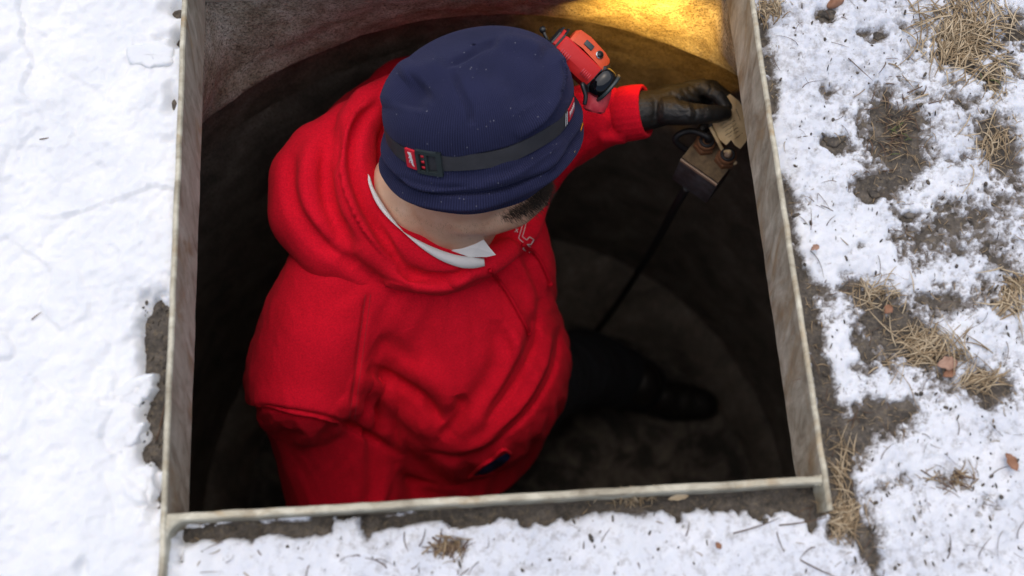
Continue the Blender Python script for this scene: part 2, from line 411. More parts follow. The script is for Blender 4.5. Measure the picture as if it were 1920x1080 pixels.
M = dict(
    soil=m_dirt(), snow=m_snow(), steel=m_steel(), steel_r=m_steel('galvanised_steel_rusty', 0.9, 0.37, (0.87, 0.825, 0.71)),
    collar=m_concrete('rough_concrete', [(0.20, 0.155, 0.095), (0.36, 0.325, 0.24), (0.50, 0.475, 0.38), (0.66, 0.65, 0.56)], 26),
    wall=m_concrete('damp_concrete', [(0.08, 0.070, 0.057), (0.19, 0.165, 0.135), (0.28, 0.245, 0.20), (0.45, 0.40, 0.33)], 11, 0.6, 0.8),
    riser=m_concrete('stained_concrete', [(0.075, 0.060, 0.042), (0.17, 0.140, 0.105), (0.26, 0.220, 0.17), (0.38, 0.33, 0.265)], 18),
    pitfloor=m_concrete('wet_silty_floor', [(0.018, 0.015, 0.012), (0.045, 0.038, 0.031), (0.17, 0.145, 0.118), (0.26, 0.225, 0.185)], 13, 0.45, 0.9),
    red=m_fleece('red_fleece', (0.70, 0.006, 0.026), (0.62, 0.005, 0.020)), knit=m_knit(), skin=m_skin(),
    stitch=plain('red_thread', (0.42, 0.006, 0.02), 0.8, sheen=0.1), cord=plain('red_cord', (0.55, 0.005, 0.02), 0.9, (0.48, 0.004, 0.016), bs=(900, 0.8, 0.001), spec=0.1),
    strap=plain('black_elastic', (0.022, 0.022, 0.026), 0.75, (0.034, 0.034, 0.04), 60, (1400, 0.5, 0.0006)),
    plastic=plain('black_plastic', (0.012, 0.013, 0.015), 0.42), lens=plain('lens_black', (0.004, 0.004, 0.005), 0.06, bs=(20, 0.0, 0.0001)),
    lred=plain('red_plastic', (0.62, 0.018, 0.015), 0.42, (0.56, 0.015, 0.014), 30), lorange=plain('orange_red_plastic', (0.66, 0.075, 0.018), 0.45, (0.6, 0.065, 0.016), 30),
    lred2=plain('scuffed_red_rubber', (0.42, 0.012, 0.03), 0.55, (0.5, 0.06, 0.07), 60), white=plain('white_print', (0.75, 0.75, 0.75), 0.6),
    patch=plain('red_patch', (0.6, 0.012, 0.03), 0.6), buckle=plain('grey_black_plastic', (0.022, 0.03, 0.032), 0.38, (0.03, 0.04, 0.043)),
    shirt=plain('white_shirt_cotton', (0.74, 0.73, 0.72), 0.85, (0.66, 0.65, 0.64), 20, (700, 0.4, 0.0006)), lining=plain('pale_lilac_cotton', (0.5, 0.5, 0.62), 0.85),
    hair=plain('dark_hair', (0.018, 0.012, 0.009), 0.5, (0.05, 0.032, 0.02), 200), glove=plain('black_nitrile', (0.011, 0.011, 0.011), 0.52, (0.018, 0.018, 0.017), 30, (160, 0.7, 0.002)),
    denim=plain('dark_trousers', (0.010, 0.012, 0.018), 0.9, (0.016, 0.018, 0.026), 20), boot=plain('black_boot_leather', (0.012, 0.010, 0.009), 0.55),
    sole=plain('boot_rubber', (0.008, 0.008, 0.008), 0.8), belt=plain('belt_leather', (0.01, 0.009, 0.008), 0.5), gold=plain('gold_metal', (0.6, 0.45, 0.2), 0.25, metal=1.0),
    chrome=plain('polished_metal', (0.7, 0.7, 0.68), 0.2, metal=1.0), blue=plain('blue_cloth', (0.008, 0.014, 0.09), 0.85, (0.012, 0.022, 0.14), 60),
    boxm=plain('grimy_box_metal', (0.10, 0.105, 0.115), 0.6, (0.035, 0.032, 0.030), 70), boxtop=plain('dusty_box_top', (0.17, 0.115, 0.06), 0.85, (0.07, 0.045, 0.025), 110),
    rust=plain('rusty_fitting', (0.22, 0.085, 0.03), 0.8, (0.12, 0.06, 0.03), 120), seal=plain('worn_pale_edge', (0.42, 0.30, 0.21), 0.8), cable=plain('black_cable', (0.008, 0.008, 0.010), 0.6),
    tagp=plain('stained_paper', (0.66, 0.50, 0.29), 0.85, (0.50, 0.35, 0.17), 60), ink=plain('brown_ink', (0.09, 0.055, 0.03), 0.8),
    straw=plain('dry_straw', (0.38, 0.28, 0.165), 0.8, (0.22, 0.15, 0.08), 40), straw2=plain('pale_straw', (0.58, 0.47, 0.32), 0.8, (0.40, 0.30, 0.18), 40),
    root=plain('brown_twig', (0.13, 0.075, 0.045), 0.85), green=plain('green_blade', (0.11, 0.14, 0.035), 0.7), leaf=plain('brown_leaf', (0.20, 0.085, 0.04), 0.75, (0.30, 0.16, 0.10), 90),
    pinkleaf=plain('pale_dry_leaf', (0.40, 0.25, 0.18), 0.75, (0.22, 0.12, 0.08), 160), clod=m_dirt(), rock=plain('small_stone', (0.11, 0.10, 0.09), 0.85, (0.2, 0.17, 0.14), 120),
)

# ------------------------------------------------------------------ ground and snow
HW, LEN, PT, PD = 0.32, 0.617, 0.006, 0.082        # opening half width, length; plate thickness, plate depth

def axis(lo, hi, step, far, a=None):
    fine = list(np.arange(lo, hi+step/2, step)); s = step; p = fine[0]; left = []
    while p > -far: s *= 1.5; p -= s; left.append(p)
    s = step; p = fine[-1]; right = []
    while p < far: s *= 1.5; p += s; right.append(p)
    return np.array(left[::-1]+fine+right)

BLOBS = [  # px, py, rx, ry, depth(mm)
    (1685, 250, 62, 85, 14), (1650, 560, 56, 30, 10), (1690, 625, 60, 34, 9), (1600, 530, 20, 20, 8), (1860, 240, 60, 50, 11), (1900, 310, 28, 50, 9), (1885, 500, 40, 50, 7),
    (1640, 785, 60, 30, 7), (1605, 835, 40, 34, 9), (1690, 770, 50, 20, 7), (1785, 905, 45, 25, 7), (1563, 262, 25, 16, 13), (1551, 27, 23, 14, 13), (1640, 67, 22, 14, 11),
    (1620, 55, 14, 8, 9), (1504, 101, 12, 9, 9), (1553, 168, 24, 14, 8), (1637, 362, 12, 13, 11), (1705, 402, 12, 7, 11), (1800, 90, 60, 40, 8), (1790, 100, 30, 30, 8), (1905, 45, 24, 40, 12),
    (1800, 405, 50, 36, 9), (1755, 455, 45, 26, 7), (1692, 445, 24, 22, 7), (1715, 495, 28, 15, 7), (1590, 200, 10, 8, 6), (1905, 130, 26, 40, 8), (1870, 150, 22, 26, 7), (1715, 47, 22, 10, 7),
    (1515, 385, 25, 22, 6), (1770, 560, 40, 24, 6), (1745, 660, 50, 26, 7), (1830, 700, 60, 25, 7), (1840, 735, 40, 20, 8), (1890, 745, 40, 25, 8), (1860, 800, 14, 20, 5), (1630, 670, 14, 34, 8),
    (1607, 688, 10, 6, 8), (1690, 905, 40, 18, 7), (1730, 965, 14, 20, 7), (1850, 950, 24, 20, 5), (1690, 815, 30, 14, 6), (1795, 190, 40, 14, 4), (1610, 460, 18, 10, 5), (1665, 330, 60, 40, 5),
    (1820, 560, 60, 30, 4), (1900, 400, 34, 50, 5), (1690, 600, 40, 40, 4), (1480, 505, 22, 18, 8), (1530, 540, 25, 16, 8), (1470, 20, 20, 26, 8), (1590, 960, 46, 52, 12), (1640, 1045, 10, 34, 12),
    (1566, 880, 26, 46, 12), (1556, 760, 17, 60, 12), (1545, 690, 13, 40, 11), (1525, 610, 15, 50, 11), (1505, 545, 12, 40, 10), (1486, 430, 13, 60, 11), (1474, 345, 14, 40, 9), (1432, 40, 18, 45, 12), (1440, 120, 16, 50, 11), (1452, 190, 11, 40, 8),
    (398, 1030, 20, 38, 9), (838, 1030, 30, 22, 12), (862, 1015, 16, 10, 9), (1085, 962, 22, 20, 12), (1205, 955, 18, 20, 10), (1170, 945, 30, 14, 10), (1430, 972, 9, 12, 7), (1340, 1024, 8, 8, 7), (1500, 1012, 20, 9, 7), (1300, 1062, 24, 12, 4), (450, 1075, 20, 14, 7),
    (335, 70, 8, 17, 20), (322, 188, 7, 18, 18), (328, 14, 16, 14, 18), (303, 74, 8, 6, 10), (318, 268, 10, 8, 8),
    (298, 600, 20, 32, 30), (294, 660, 24, 40, 30), (292, 690, 16, 14, 20), (300, 730, 15, 40, 26), (292, 782, 18, 16, 20), (296, 815, 17, 40, 28), (282, 845, 16, 12, 22), (270, 855, 8, 14, 16), (294, 930, 6, 26, 18), (278, 952, 12, 4, 8),
    (162, 1062, 7, 14, 7), (120, 845, 12, 10, 4),
]
STRIP = [((350, 1003), (440, 993), 14, 17), ((430, 993), (600, 986), 12, 17), ((690, 985), (850, 962), 14, 15), ((850, 958), (1050, 940), 20, 21), ((1050, 940), (1240, 928), 24, 22), ((1240, 926), (1380, 916), 27, 22), ((1370, 916), (1550, 918), 33, 22),
         ((330, 975), (860, 945), 6, 12), ((300, 570), (300, 870), 6, 14)]

def rough_d(X, Y, cx, cy, rx, ry):
    wob = 1+0.55*fbm(X*55, Y*55, 4, int(abs(cx*9173+cy*7121)) % 977)
    return np.hypot((X-cx)/rx, (Y-cy)/ry)*wob

def near_opening(X, Y):
    """distance outside the frame's outer edge (negative inside)"""
    dx = np.abs(X)-(HW+PT); dy = np.abs(Y-LEN/2)-(LEN/2+PT)
    return np.maximum(dx, dy)

def soil_height(X, Y):
    base = -0.030 + 0.0
    base = base - 0.010*np.exp(-(np.clip(-Y, 0, 9)/0.05)**2)*(Y < 0)*(np.abs(X) < HW)
    z = base+0.006*fbm(X*9, Y*9, 3, 3)+0.004*fbm(X*40, Y*40, 4, 5)+0.0022*fbm(X*150, Y*150, 3, 8)
    return z

def snow_depth(X, Y):
    left = 1/(1+np.exp((X+0.28)/0.012))                       # the trodden, unbroken snow left of the frame
    near = 1/(1+np.exp((Y+0.01)/0.012))*(1-left)*(X < 0.36)
    right = np.clip(1-left-near, 0, 1)
    d1, db, cid, ox, oy = cells(X*11+0.7*fbm(X*14, Y*14, 2, 2), Y*8+0.7*fbm(X*14, Y*14, 2, 4), 21)
    slab = (cid-0.5)*0.010+(ox*(cid*7 % 1-0.5)+oy*(cid*13 % 1-0.5))*0.016-0.0015*np.exp(-(db/0.06)**2)*((cid*5) % 1 > 0.35)
    e1, eb, eid, _, _ = cells(X*34, Y*30, 31)
    crumb = (eid-0.5)*0.004
    fine = 0.0022*fbm(X*90, Y*90, 4, 6)+0.001*fbm(X*260, Y*260, 2, 7)
    zl = 0.020+slab*0.42+crumb*fbm(X*7, Y*7, 2, 9).clip(0, 1)*1.4+0.006*fbm(X*5, Y*5, 3, 12)+0.003*fbm(X*28, Y*28, 4, 13)+fine
    zr = 0.0105+0.0055*fbm(X*16, Y*16, 5, 14)+0.0060*fbm(X*85, Y*85, 4, 15)+0.0044*fbm(X*220, Y*220, 2, 16)
    zn = 0.020+0.005*fbm(X*14, Y*14, 4, 18)+0.003*fbm(X*80, Y*80, 4, 19)+0.0012*fbm(X*240, Y*240, 2, 20)
    zn = zn-0.012*np.clip((X-0.28)/0.08, 0, 1)
    t = left*zl+near*zn+right*zr
    for (px, py, rx, ry, dp) in BLOBS:
        c = at(px, py, -0.02); k = 0.00057
        box = (np.abs(X-c[0]) < rx*k*4+0.01) & (np.abs(Y-c[1]) < ry*k*4+0.01)
        if not box.any(): continue
        d = rough_d(X[box], Y[box], c[0], c[1], rx*k, ry*k)
        dq = dp if (dp > 12.5 or px < 1440) else dp*0.95
        t[box] -= (dq*1.0e-3)*np.exp(-(d**2)*0.75)+(dq*0.22e-3)*np.exp(-(d/1.6)**2)
    for (a, b, wd, dp) in STRIP:
        A, B = at(*a, -0.03)[:2], at(*b, -0.03)[:2]; ab = B-A; k = wd*0.00057
        box = (X > min(A[0], B[0])-4*k) & (X < max(A[0], B[0])+4*k) & (Y > min(A[1], B[1])-4*k) & (Y < max(A[1], B[1])+4*k)
        if not box.any(): continue
        tt = np.clip(((X[box]-A[0])*ab[0]+(Y[box]-A[1])*ab[1])/(ab @ ab), 0, 1)
        d = np.hypot(X[box]-A[0]-tt*ab[0], Y[box]-A[1]-tt*ab[1])/k*(1+1.1*fbm(X[box]*45, Y[box]*45, 5, wd))
        t[box] -= dp*1.5e-3*np.exp(-(d**4)*0.6)
    return t, left

def sheet(name, kind, step):
    xs = axis(-0.64, 0.70, step, 14.0); ys = axis(-0.20, 0.80, step, 14.0)
    X, Y = np.meshgrid(xs, ys, indexing='ij')
    zs = soil_height(X, Y); lift = 0.5*np.clip((np.hypot(X, Y-0.3)-2)/12, 0, 1)*fbm(X*0.3, Y*0.3, 2, 77)
    at_ = {}
    if kind == 'snow':
        t, left = snow_depth(X, Y)
        t = np.maximum(t, -0.006)
        Z = zs*(1-0.5*(t > 0.012))+t
        th_ = np.where(t > 0, 0.0125*(1-np.exp(-np.maximum(t, 0)/0.008)), t)*(1-left)+t*left
        Z = np.where(t > 0, zs*0.75-0.0075+th_, zs+t)
        thin = np.clip(1-t/0.009, 0, 1)*(1-0.75*left)
        at_ = dict(thin=thin.ravel(), grime=((1-left)*np.clip(0.8+0.5*fbm(X*4, Y*4, 3, 40), 0, 1)).ravel())
    else: Z = zs
    Z = Z+lift
    # banked against the outside of the plates; never above the lip
    dn = near_opening(X, Y); Z = np.where(dn < 0.02, np.minimum(Z, -0.004-0.006*np.clip(dn/0.02, 0, 1)*0), Z)
    nx, ny = X.shape; I = np.arange(nx*ny).reshape(nx, ny)
    F = np.stack([I[:-1, :-1], I[1:, :-1], I[1:, 1:], I[:-1, 1:]], -1).reshape(-1, 4)
    cxm = (X[:-1, :-1]+X[1:, 1:]).ravel()/2; cym = (Y[:-1, :-1]+Y[1:, 1:]).ravel()/2
    keep = near_opening(cxm, cym) > -0.0035
    if kind == 'snow':
        tm = np.maximum.reduce([t[:-1, :-1], t[1:, :-1], t[1:, 1:], t[:-1, 1:]]).ravel(); keep &= tm > -0.004
    F = F[keep]; used = np.unique(F); mp = np.full(nx*ny, -1); mp[used] = np.arange(len(used))
    V = np.stack([X.ravel(), Y.ravel(), Z.ravel()], -1)[used]
    o = rawmesh(name, V, mp[F], M['snow' if kind == 'snow' else 'soil'], None, True, {k: v[used] for k, v in at_.items()})
    o['kind'] = 'structure'; return o
ground = sheet('ground', 'soil', 0.0035)
snow = sheet('snow', 'snow', 0.0024)
_bv = BVHTree.FromObject(snow, bpy.context.evaluated_depsgraph_get()); _bg = BVHTree.FromObject(ground, bpy.context.evaluated_depsgraph_get())
def on_ground(px, py):
    a, _ = raypt(_bv, px, py); b, _ = raypt(_bg, px, py)
    if a is None: return b if b is not None else at(px, py, -0.03)
    if b is None: return a
    return a if a[2] > b[2] else b

# ------------------------------------------------------------------ steel frame round the opening
fr = thing('hatch_frame', 'weathered galvanised steel plate frame with rust stains around the pit opening', 'hatch frame', (0, LEN/2, -PD))
def plate(name, p0, p1, inward, m, z0=-PD, z1=0.0, warp=0.0007, ext0=0.0, ext1=0.0, th=PT, parent=None):
    """plate on edge from p0 to p1 (its inner face on that line), slightly bent and worn at the lip"""
    p0 = np.array(p0, float); p1 = np.array(p1, float); d = nrm(p1-p0); p0 = p0-d*ext0; p1 = p1+d*ext1
    n = 90; inw = np.array(inward, float); mb = MB(); R = []
    for i in range(n+1):
        u = i/n; b = p0+(p1-p0)*u; q = np.array([u*31.0]); w = warp*float(fbm(q, q*0+3, 3, 4)[0]); e = 0.0003*float(fbm(q*3, q*0+8, 3, 6)[0])
        bi = b+inw*w; bo = b+inw*w-inw*th; e2 = 0.0007*float(fbm(q*4, q*0+1, 3, 16)[0])
        ring = [(*(bi), z0+e*2), (*(bi+inw*e2), (z0+z1)/2), (*(bi), z1-0.0016), (*(bi-inw*0.0014), z1+e*0.4), (*(bo+inw*0.0014), z1+e*0.4), (*(bo), z1-0.0016), (*(bo), z0)]
        R.append(ring)
    mb.rings(R); return mb.build(name, m, parent or fr, True, 35)
plate('plate', (-HW, 0), (-HW, LEN), (1, 0), M['steel'], ext0=0.105, ext1=PT)['label'] = 'grey tan side plate with streaky rust'
plate('plate', (HW, 0), (HW, LEN), (-1, 0), M['steel_r'], ext0=0.034, ext1=PT)['label'] = 'side plate with an orange rust patch'
plate('plate', (-HW+0.0005, -0.0), (HW-0.0005, -0.0), (0, 1), M['steel'], th=0.0075, z1=-0.0012)
plate('plate', (-HW+0.0005, LEN), (HW-0.0005, LEN), (0, -1), M['steel'], z1=-0.0008)
# rounded inside corner where the near plate meets the left one
mb = MB(); r0 = 0.018; R = []
for i in range(9):
    a = math.pi/2*i/8; cx, cy = -HW+0.0+r0, -0.0075-r0
    p = np.array([cx-r0*math.cos(a), cy+r0*math.sin(a)]); 
    R.append([(p[0], p[1], -PD), (p[0], p[1], -0.004), (p[0]-0.003*math.cos(a), p[1]+0.003*math.sin(a), -0.0016), (-HW-0.0005, 0.0005-0.0075+0.0065, -0.0018), (-HW-0.0005, 0, -PD)])
mb.rings(R); mb.build('corner_fillet', M['steel'], fr, True, 40)
mb = MB()
for i in range(14):
    u = i/13; mb.ball((HW-0.001-0.004*math.sin(i*1.7)**2, -0.001-0.006*u, -0.004-0.004*u), ((1, 0, 0), (0, 1, 0), (0, 0, 1)), (0.0028,)*3, 8, 6)
mb.build('weld', M['steel_r'], fr)

# ------------------------------------------------------------------ round concrete pit
FLOOR = -1.50
pit = thing('concrete_pit', 'round damp concrete pit below the steel frame', 'pit', (0.05, 0.13, FLOOR))
def ringpts(c, r, z, n, jr=0.0, jz=0.0, s=0):
    a = np.arange(n)*2*math.pi/n; q = np.cos(a)*14, np.sin(a)*14
    rr = r+jr*fbm(q[0]+s, q[1], 4, s); zz = z+jz*fbm(q[0]*1.3, q[1]*1.3+s, 4, s+3)
    return np.stack([c[0]+rr*np.cos(a), c[1]+rr*np.sin(a), zz], -1)
def rectpts(n, c, ex, z):
    a = np.arange(n)*2*math.pi/n; d = np.stack([np.cos(a), np.sin(a)], -1); out = []
    lo = np.array([-HW-ex, -ex]); hi = np.array([HW+ex, LEN+ex])
    for k in d:
        t = min(((hi[i] if k[i] > 0 else lo[i])-c[i])/k[i] for i in (0, 1) if abs(k[i]) > 1e-9); out.append([c[0]+t*k[0], c[1]+t*k[1], z])
    return np.array(out)
n = 360; cc = (0.033, 0.117)
edge = ringpts(cc, 0.581, -0.252, n, 0.0025, 0.0025, 2)
top = rectpts(n, cc, 0.002, -PD-0.001)
R = []
for u in (0, 0.15, 0.3, 0.45, 0.6, 0.72, 0.82, 0.9, 0.96):
    e = top*(1-u)+edge*u; k = math.sin(u*math.pi)
    a = np.arctan2(e[:, 1]-cc[1], e[:, 0]-cc[0]); j = 0.010*k*fbm(np.cos(a)*9+u*7, np.sin(a)*9, 4, 31)
    e = e+np.stack([np.cos(a)*j, np.sin(a)*j, j*0.3], -1); R.append(e)
R.append(edge)
for dz_, k_ in ((0.004, 1.003), (0.010, 1.010), (0.018, 1.024)):
    e2 = edge.copy(); e2[:, 2] -= dz_; e2[:, :2] = cc+(e2[:, :2]-cc)*k_; R.append(e2)
MB().rings(R, cap=False).build('collar', M['collar'], pit)
wc = (0.05, 0.125)
e3 = ringpts(wc, 0.636, -0.42, n, 0.006, 0.0, 42)
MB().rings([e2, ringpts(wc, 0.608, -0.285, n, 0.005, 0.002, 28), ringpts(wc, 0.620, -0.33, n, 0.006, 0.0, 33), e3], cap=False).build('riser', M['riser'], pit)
R = [e3]
for (z, r) in ((-0.5, 0.64), (-0.6, 0.645), (-0.8, 0.655), (-1.0, 0.66), (-1.2, 0.664), (-1.38, 0.668)):
    R.append(ringpts(wc, r, z, n, 0.006, 0.0, int(-z*100)))
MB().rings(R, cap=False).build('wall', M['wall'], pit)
def rin(a):
    # bench edge, closer on the right side where the photograph shows it
    return 0.60-0.10*math.exp(-((a-1.35)/0.75)**2)+0.035*math.exp(-((a-0.1)/0.5)**2)
R = [ringpts(wc, 0.668, -1.38, n, 0.006, 0.0, 138)]
for u in (0.25, 0.5, 0.75, 1.0):
    ring = []
    for i in range(n):
        a = 2*math.pi*i/n; aa = (a+math.pi) % (2*math.pi)-math.pi; r = 0.668*(1-u)+rin(aa)*u
        ring.append((wc[0]+r*math.cos(a), wc[1]+r*math.sin(a), -1.38+(FLOOR+1.38)*(u**1.8)))
    R.append(np.array(ring))
MB().rings(R, cap=False).build('bench', M['wall'], pit)
nn = 90; xs = np.linspace(-0.66, 0.76, nn); ys = np.linspace(-0.58, 0.84, nn); X, Y = np.meshgrid(xs, ys, indexing='ij')
I = np.arange(nn*nn).reshape(nn, nn); F = np.stack([I[:-1, :-1], I[1:, :-1], I[1:, 1:], I[:-1, 1:]], -1).reshape(-1, 4)
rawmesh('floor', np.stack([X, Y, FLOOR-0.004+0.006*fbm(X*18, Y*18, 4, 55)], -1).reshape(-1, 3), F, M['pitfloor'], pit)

# ------------------------------------------------------------------ the person
HC = at(900, 205, -0.085)                       # middle of the head band
cv = nrm(CAM-HC)
_i = nrm(RT-cv*(RT @ cv)); _j = nrm(np.cross(cv, _i))          # image right / up at the head
U = nrm(0.53*cv+0.848*(-0.09*_i+0.995*_j))      # crown direction
E1 = nrm(0.995*_i+0.09*_j); E1 = nrm(E1-U*(E1 @ U)); E2 = np.cross(U, E1)
if E2 @ cv > 0: E2 = -E2                         # E2 points away from the camera
FH = nrm(0.80*E1+0.60*E2); SH = np.cross(U, FH)  # the way the face looks; the person's left
def hd(f, s, u): return HC+FH*f+SH*s+U*u
PB = np.array([0.0, 0.33, FLOOR])

phi = rad(-38); TF = np.array([math.cos(phi), math.sin(phi), 0]); TL = np.array([-math.sin(phi), math.cos(phi), 0]); Z3 = np.array([0, 0, 1.0])
def el(mb, px, py, z, rf, rl, rz, tilt=(0, 0, 0), p=2.0):
    return mb.ball(at(px, py, z), (TF, TL, Z3), (rf, rl, rz), 32, 20, p)
def ch(mb, *nodes_): return mb.chain([(*at(a, b, z), r) for (a, b, z, r) in nodes_], 24)

# --- body: head with face, neck, trunk, arms, legs as one skin surface
mb = MB()
mb.ball(hd(0.004, 0, 0.0), (FH, SH, U), (0.096, 0.076, 0.062), 32, 20)
mb.ball(hd(0.040, 0, -0.075), (FH, SH, U), (0.062, 0.060, 0.075), 28, 18)      # face and jaw
mb.ball(hd(0.078, 0, -0.125), (FH, SH, U), (0.028, 0.030, 0.020), 16, 12)      # chin
mb.chain([(*hd(0.092, 0, -0.040), 0.008), (*hd(0.112, 0, -0.075), 0.013)], 12)  # nose
for s in (-1, 1):
    mb.ball(hd(0.090, s*0.012, -0.079), (FH, SH, U), (0.012, 0.009, 0.008), 10, 8)
    mb.ball(hd(0.083, s*0.032, -0.026), (FH, SH, U), (0.014, 0.020, 0.008), 12, 8)   # brows
    mb.ball(hd(0.084, s*0.031, -0.046), (FH, SH, U), (0.011, 0.012, 0.010), 12, 8)   # eyeballs under their lids
    mb.ball(hd(0.0, s*0.078, -0.050), (FH, SH, U), (0.018, 0.008, 0.032), 14, 10)    # ears
mb.ball(hd(0.096, 0, -0.103), (FH, SH, U), (0.012, 0.022, 0.006), 12, 8)
mb.ball(hd(0.093, 0, -0.112), (FH, SH, U), (0.012, 0.020, 0.006), 12, 8)
ch(mb, (870, 398, -0.185, 0.030), (920, 396, -0.195, 0.031), (962, 384, -0.205, 0.030), (994, 362, -0.21, 0.027))
NB = at(842, 405, -0.285)
mb.chain([(*hd(-0.018, 0, -0.055), 0.070), (*(0.5*hd(-0.02, 0, -0.06)+0.5*NB), 0.070), (*NB, 0.068)], 28)
ch(mb, (764, 345, -0.225, 0.047), (785, 385, -0.240, 0.048))
mb.chain([(*at(800, 440, -0.36), 0.10), (*at(850, 600, -0.58), 0.12), (*at(880, 740, -0.85), 0.13)], 24)
ch(mb, (640, 540, -0.36, 0.06), (580, 660, -0.46, 0.055), (610, 850, -0.62, 0.048), (700, 960, -0.78, 0.04), (740, 985, -0.86, 0.034))
ch(mb, (980, 300, -0.40, 0.055), (1050, 250, -0.36, 0.04), (1130, 226, -0.30, 0.030), (1212, 208, -0.262, 0.022), (1250, 196, -0.266, 0.016))
for nodes_ in (((860, 800, -0.9, 0.1), (1020, 720, -1.10, 0.075), (1120, 700, -1.26, 0.055), (1195, 722, -1.42, 0.042)),
               ((820, 780, -0.9, 0.1), (815, 850, -1.18, 0.07), (800, 880, -1.42, 0.042))): ch(mb, *nodes_)
V, F = remesh(mb, 0.0045, 6)
person = rawmesh('person', V, F, M['skin'])
recentre(person, PB)
tag(person, 'person in red hoodie and navy beanie standing in the pit, reaching to a tag', 'person')

# --- hoodie
mb = MB()
el(mb, 800, 470, -0.42, 0.135, 0.185, 0.15)           # upper chest and back
el(mb, 850, 590, -0.52, 0.165, 0.175, 0.17)           # chest
el(mb, 870, 675, -0.60, 0.180, 0.180, 0.18)           # belly
el(mb, 858, 756, -0.745, 0.152, 0.172, 0.115)
el(mb, 720, 300, -0.40, 0.12, 0.12, 0.12)             # back behind the head
el(mb, 760, 190, -0.40, 0.075, 0.085, 0.07)
ch(mb, (632, 515, -0.345, 0.078), (602, 600, -0.385, 0.092), (576, 695, -0.43, 0.097))      # near shoulder and upper sleeve
ch(mb, (592, 735, -0.52, 0.090), (622, 805, -0.62, 0.104), (645, 910, -0.72, 0.108), (680, 990, -0.72, 0.075), (735, 1010, -0.84, 0.05))   # lower sleeve
ch(mb, (930, 330, -0.40, 0.085), (1000, 255, -0.36, 0.068), (1085, 228, -0.315, 0.052), (1132, 218, -0.29, 0.042), (1170, 214, -0.277, 0.0335))  # far arm
ch(mb, (925, 400, -0.41, 0.085), (935, 500, -0.45, 0.095))                                    # far chest
V0, F0 = remesh(mb, 0.0095, 3)
# let the cloth settle under its weight over the body it covers
N0 = vnormals(V0, F0)
cm = bpy.data.meshes.new('collider_tmp'); cm.from_pydata((V0-N0*0.016).tolist(), [], F0.tolist()); co = bpy.data.objects.new('collider_tmp', cm); C.objects.link(co)
mdc = co.modifiers.new('c', 'COLLISION'); co.collision.thickness_outer = 0.003; co.collision.thickness_inner = 0.02; co.collision.cloth_friction = 12; co.collision.damping = 0.3
fm = bpy.data.meshes.new('cloth_tmp'); fm.from_pydata((V0+N0*0.002).tolist(), [], F0.tolist()); fo = bpy.data.objects.new('cloth_tmp', fm); C.objects.link(fo)
g = fo.vertex_groups.new(name='pin')
PX0, _z = proj(V0)
wr = at(1170, 214, -0.277); dwr = np.linalg.norm(V0-wr, axis=1)
sl = at(680, 990, -0.72)
dn = np.linalg.norm(V0[:, :2]-at(830, 430, -0.33)[:2], axis=1)
pin = (dwr < 0.06) | (V0[:, 2] < -0.80) | ((dn < 0.10) & (V0[:, 2] > -0.36))
g.add(np.nonzero(pin)[0].tolist(), 1.0, 'REPLACE')
mc = fo.modifiers.new('cloth', 'CLOTH'); cs = mc.settings
cs.quality = 6; cs.mass = 0.25; cs.tension_stiffness = 25; cs.compression_stiffness = 25; cs.shear_stiffness = 8; cs.bending_stiffness = 14
cs.tension_damping = 8; cs.compression_damping = 8; cs.shear_damping = 8; cs.bending_damping = 4.0; cs.air_damping = 2.0
g2 = fo.vertex_groups.new(name='loose'); sa, sb = at(632, 515, -0.345), at(645, 910, -0.72); ab_ = sb-sa
tq = np.clip(((V0-sa) @ ab_)/(ab_ @ ab_), 0, 1); dq_ = np.linalg.norm(V0-sa-tq[:, None]*ab_, axis=1); lw = np.clip(1-(dq_-0.11)/0.06, 0, 1)
for k_ in range(11): g2.add(np.nonzero(np.round(lw*10) == k_)[0].tolist(), k_/10, 'REPLACE')
cs.vertex_group_mass = 'pin'; cs.vertex_group_shrink = 'loose'; cs.shrink_min = -0.065; cs.shrink_max = -0.135
mc.collision_settings.distance_min = 0.003; mc.collision_settings.collision_quality = 3; mc.collision_settings.use_self_collision = False; mc.collision_settings.self_distance_min = 0.003
NF = 36
mc.point_cache.frame_start = 1; mc.point_cache.frame_end = NF
scene.frame_start = 1; scene.frame_end = NF
for f_ in range(1, NF+1): scene.frame_set(f_)
dg = bpy.context.evaluated_depsgraph_get(); me_ = fo.evaluated_get(dg).to_mesh()
Vc = np.zeros(len(me_.vertices)*3); me_.vertices.foreach_get('co', Vc); Vc = Vc.reshape(-1, 3)
#print('moved', np.linalg.norm(Vc-V0, axis=1).mean(), np.linalg.norm(Vc-V0, axis=1).max())
bpy.data.objects.remove(fo); bpy.data.objects.remove(co); scene.frame_set(1)
# one subdivision
def subdiv(V, F):
    me = bpy.data.meshes.new('t'); me.from_pydata(V.tolist(), [], F.tolist()); ob = bpy.data.objects.new('t', me); C.objects.link(ob)
    m_ = ob.modifiers.new('s', 'SUBSURF'); m_.levels = 1; m_.render_levels = 1
    d_ = bpy.context.evaluated_depsgraph_get(); ev = ob.evaluated_get(d_); m2 = ev.to_mesh()
    A = np.zeros(len(m2.vertices)*3); m2.vertices.foreach_get('co', A); B = np.zeros(len(m2.loops), np.int64); m2.loops.foreach_get('vertex_index', B)
    ev.to_mesh_clear(); bpy.data.objects.remove(ob); return A.reshape(-1, 3), B.reshape(-1, 4)
Vh, Fh = subdiv(*subdiv(Vc, F0))


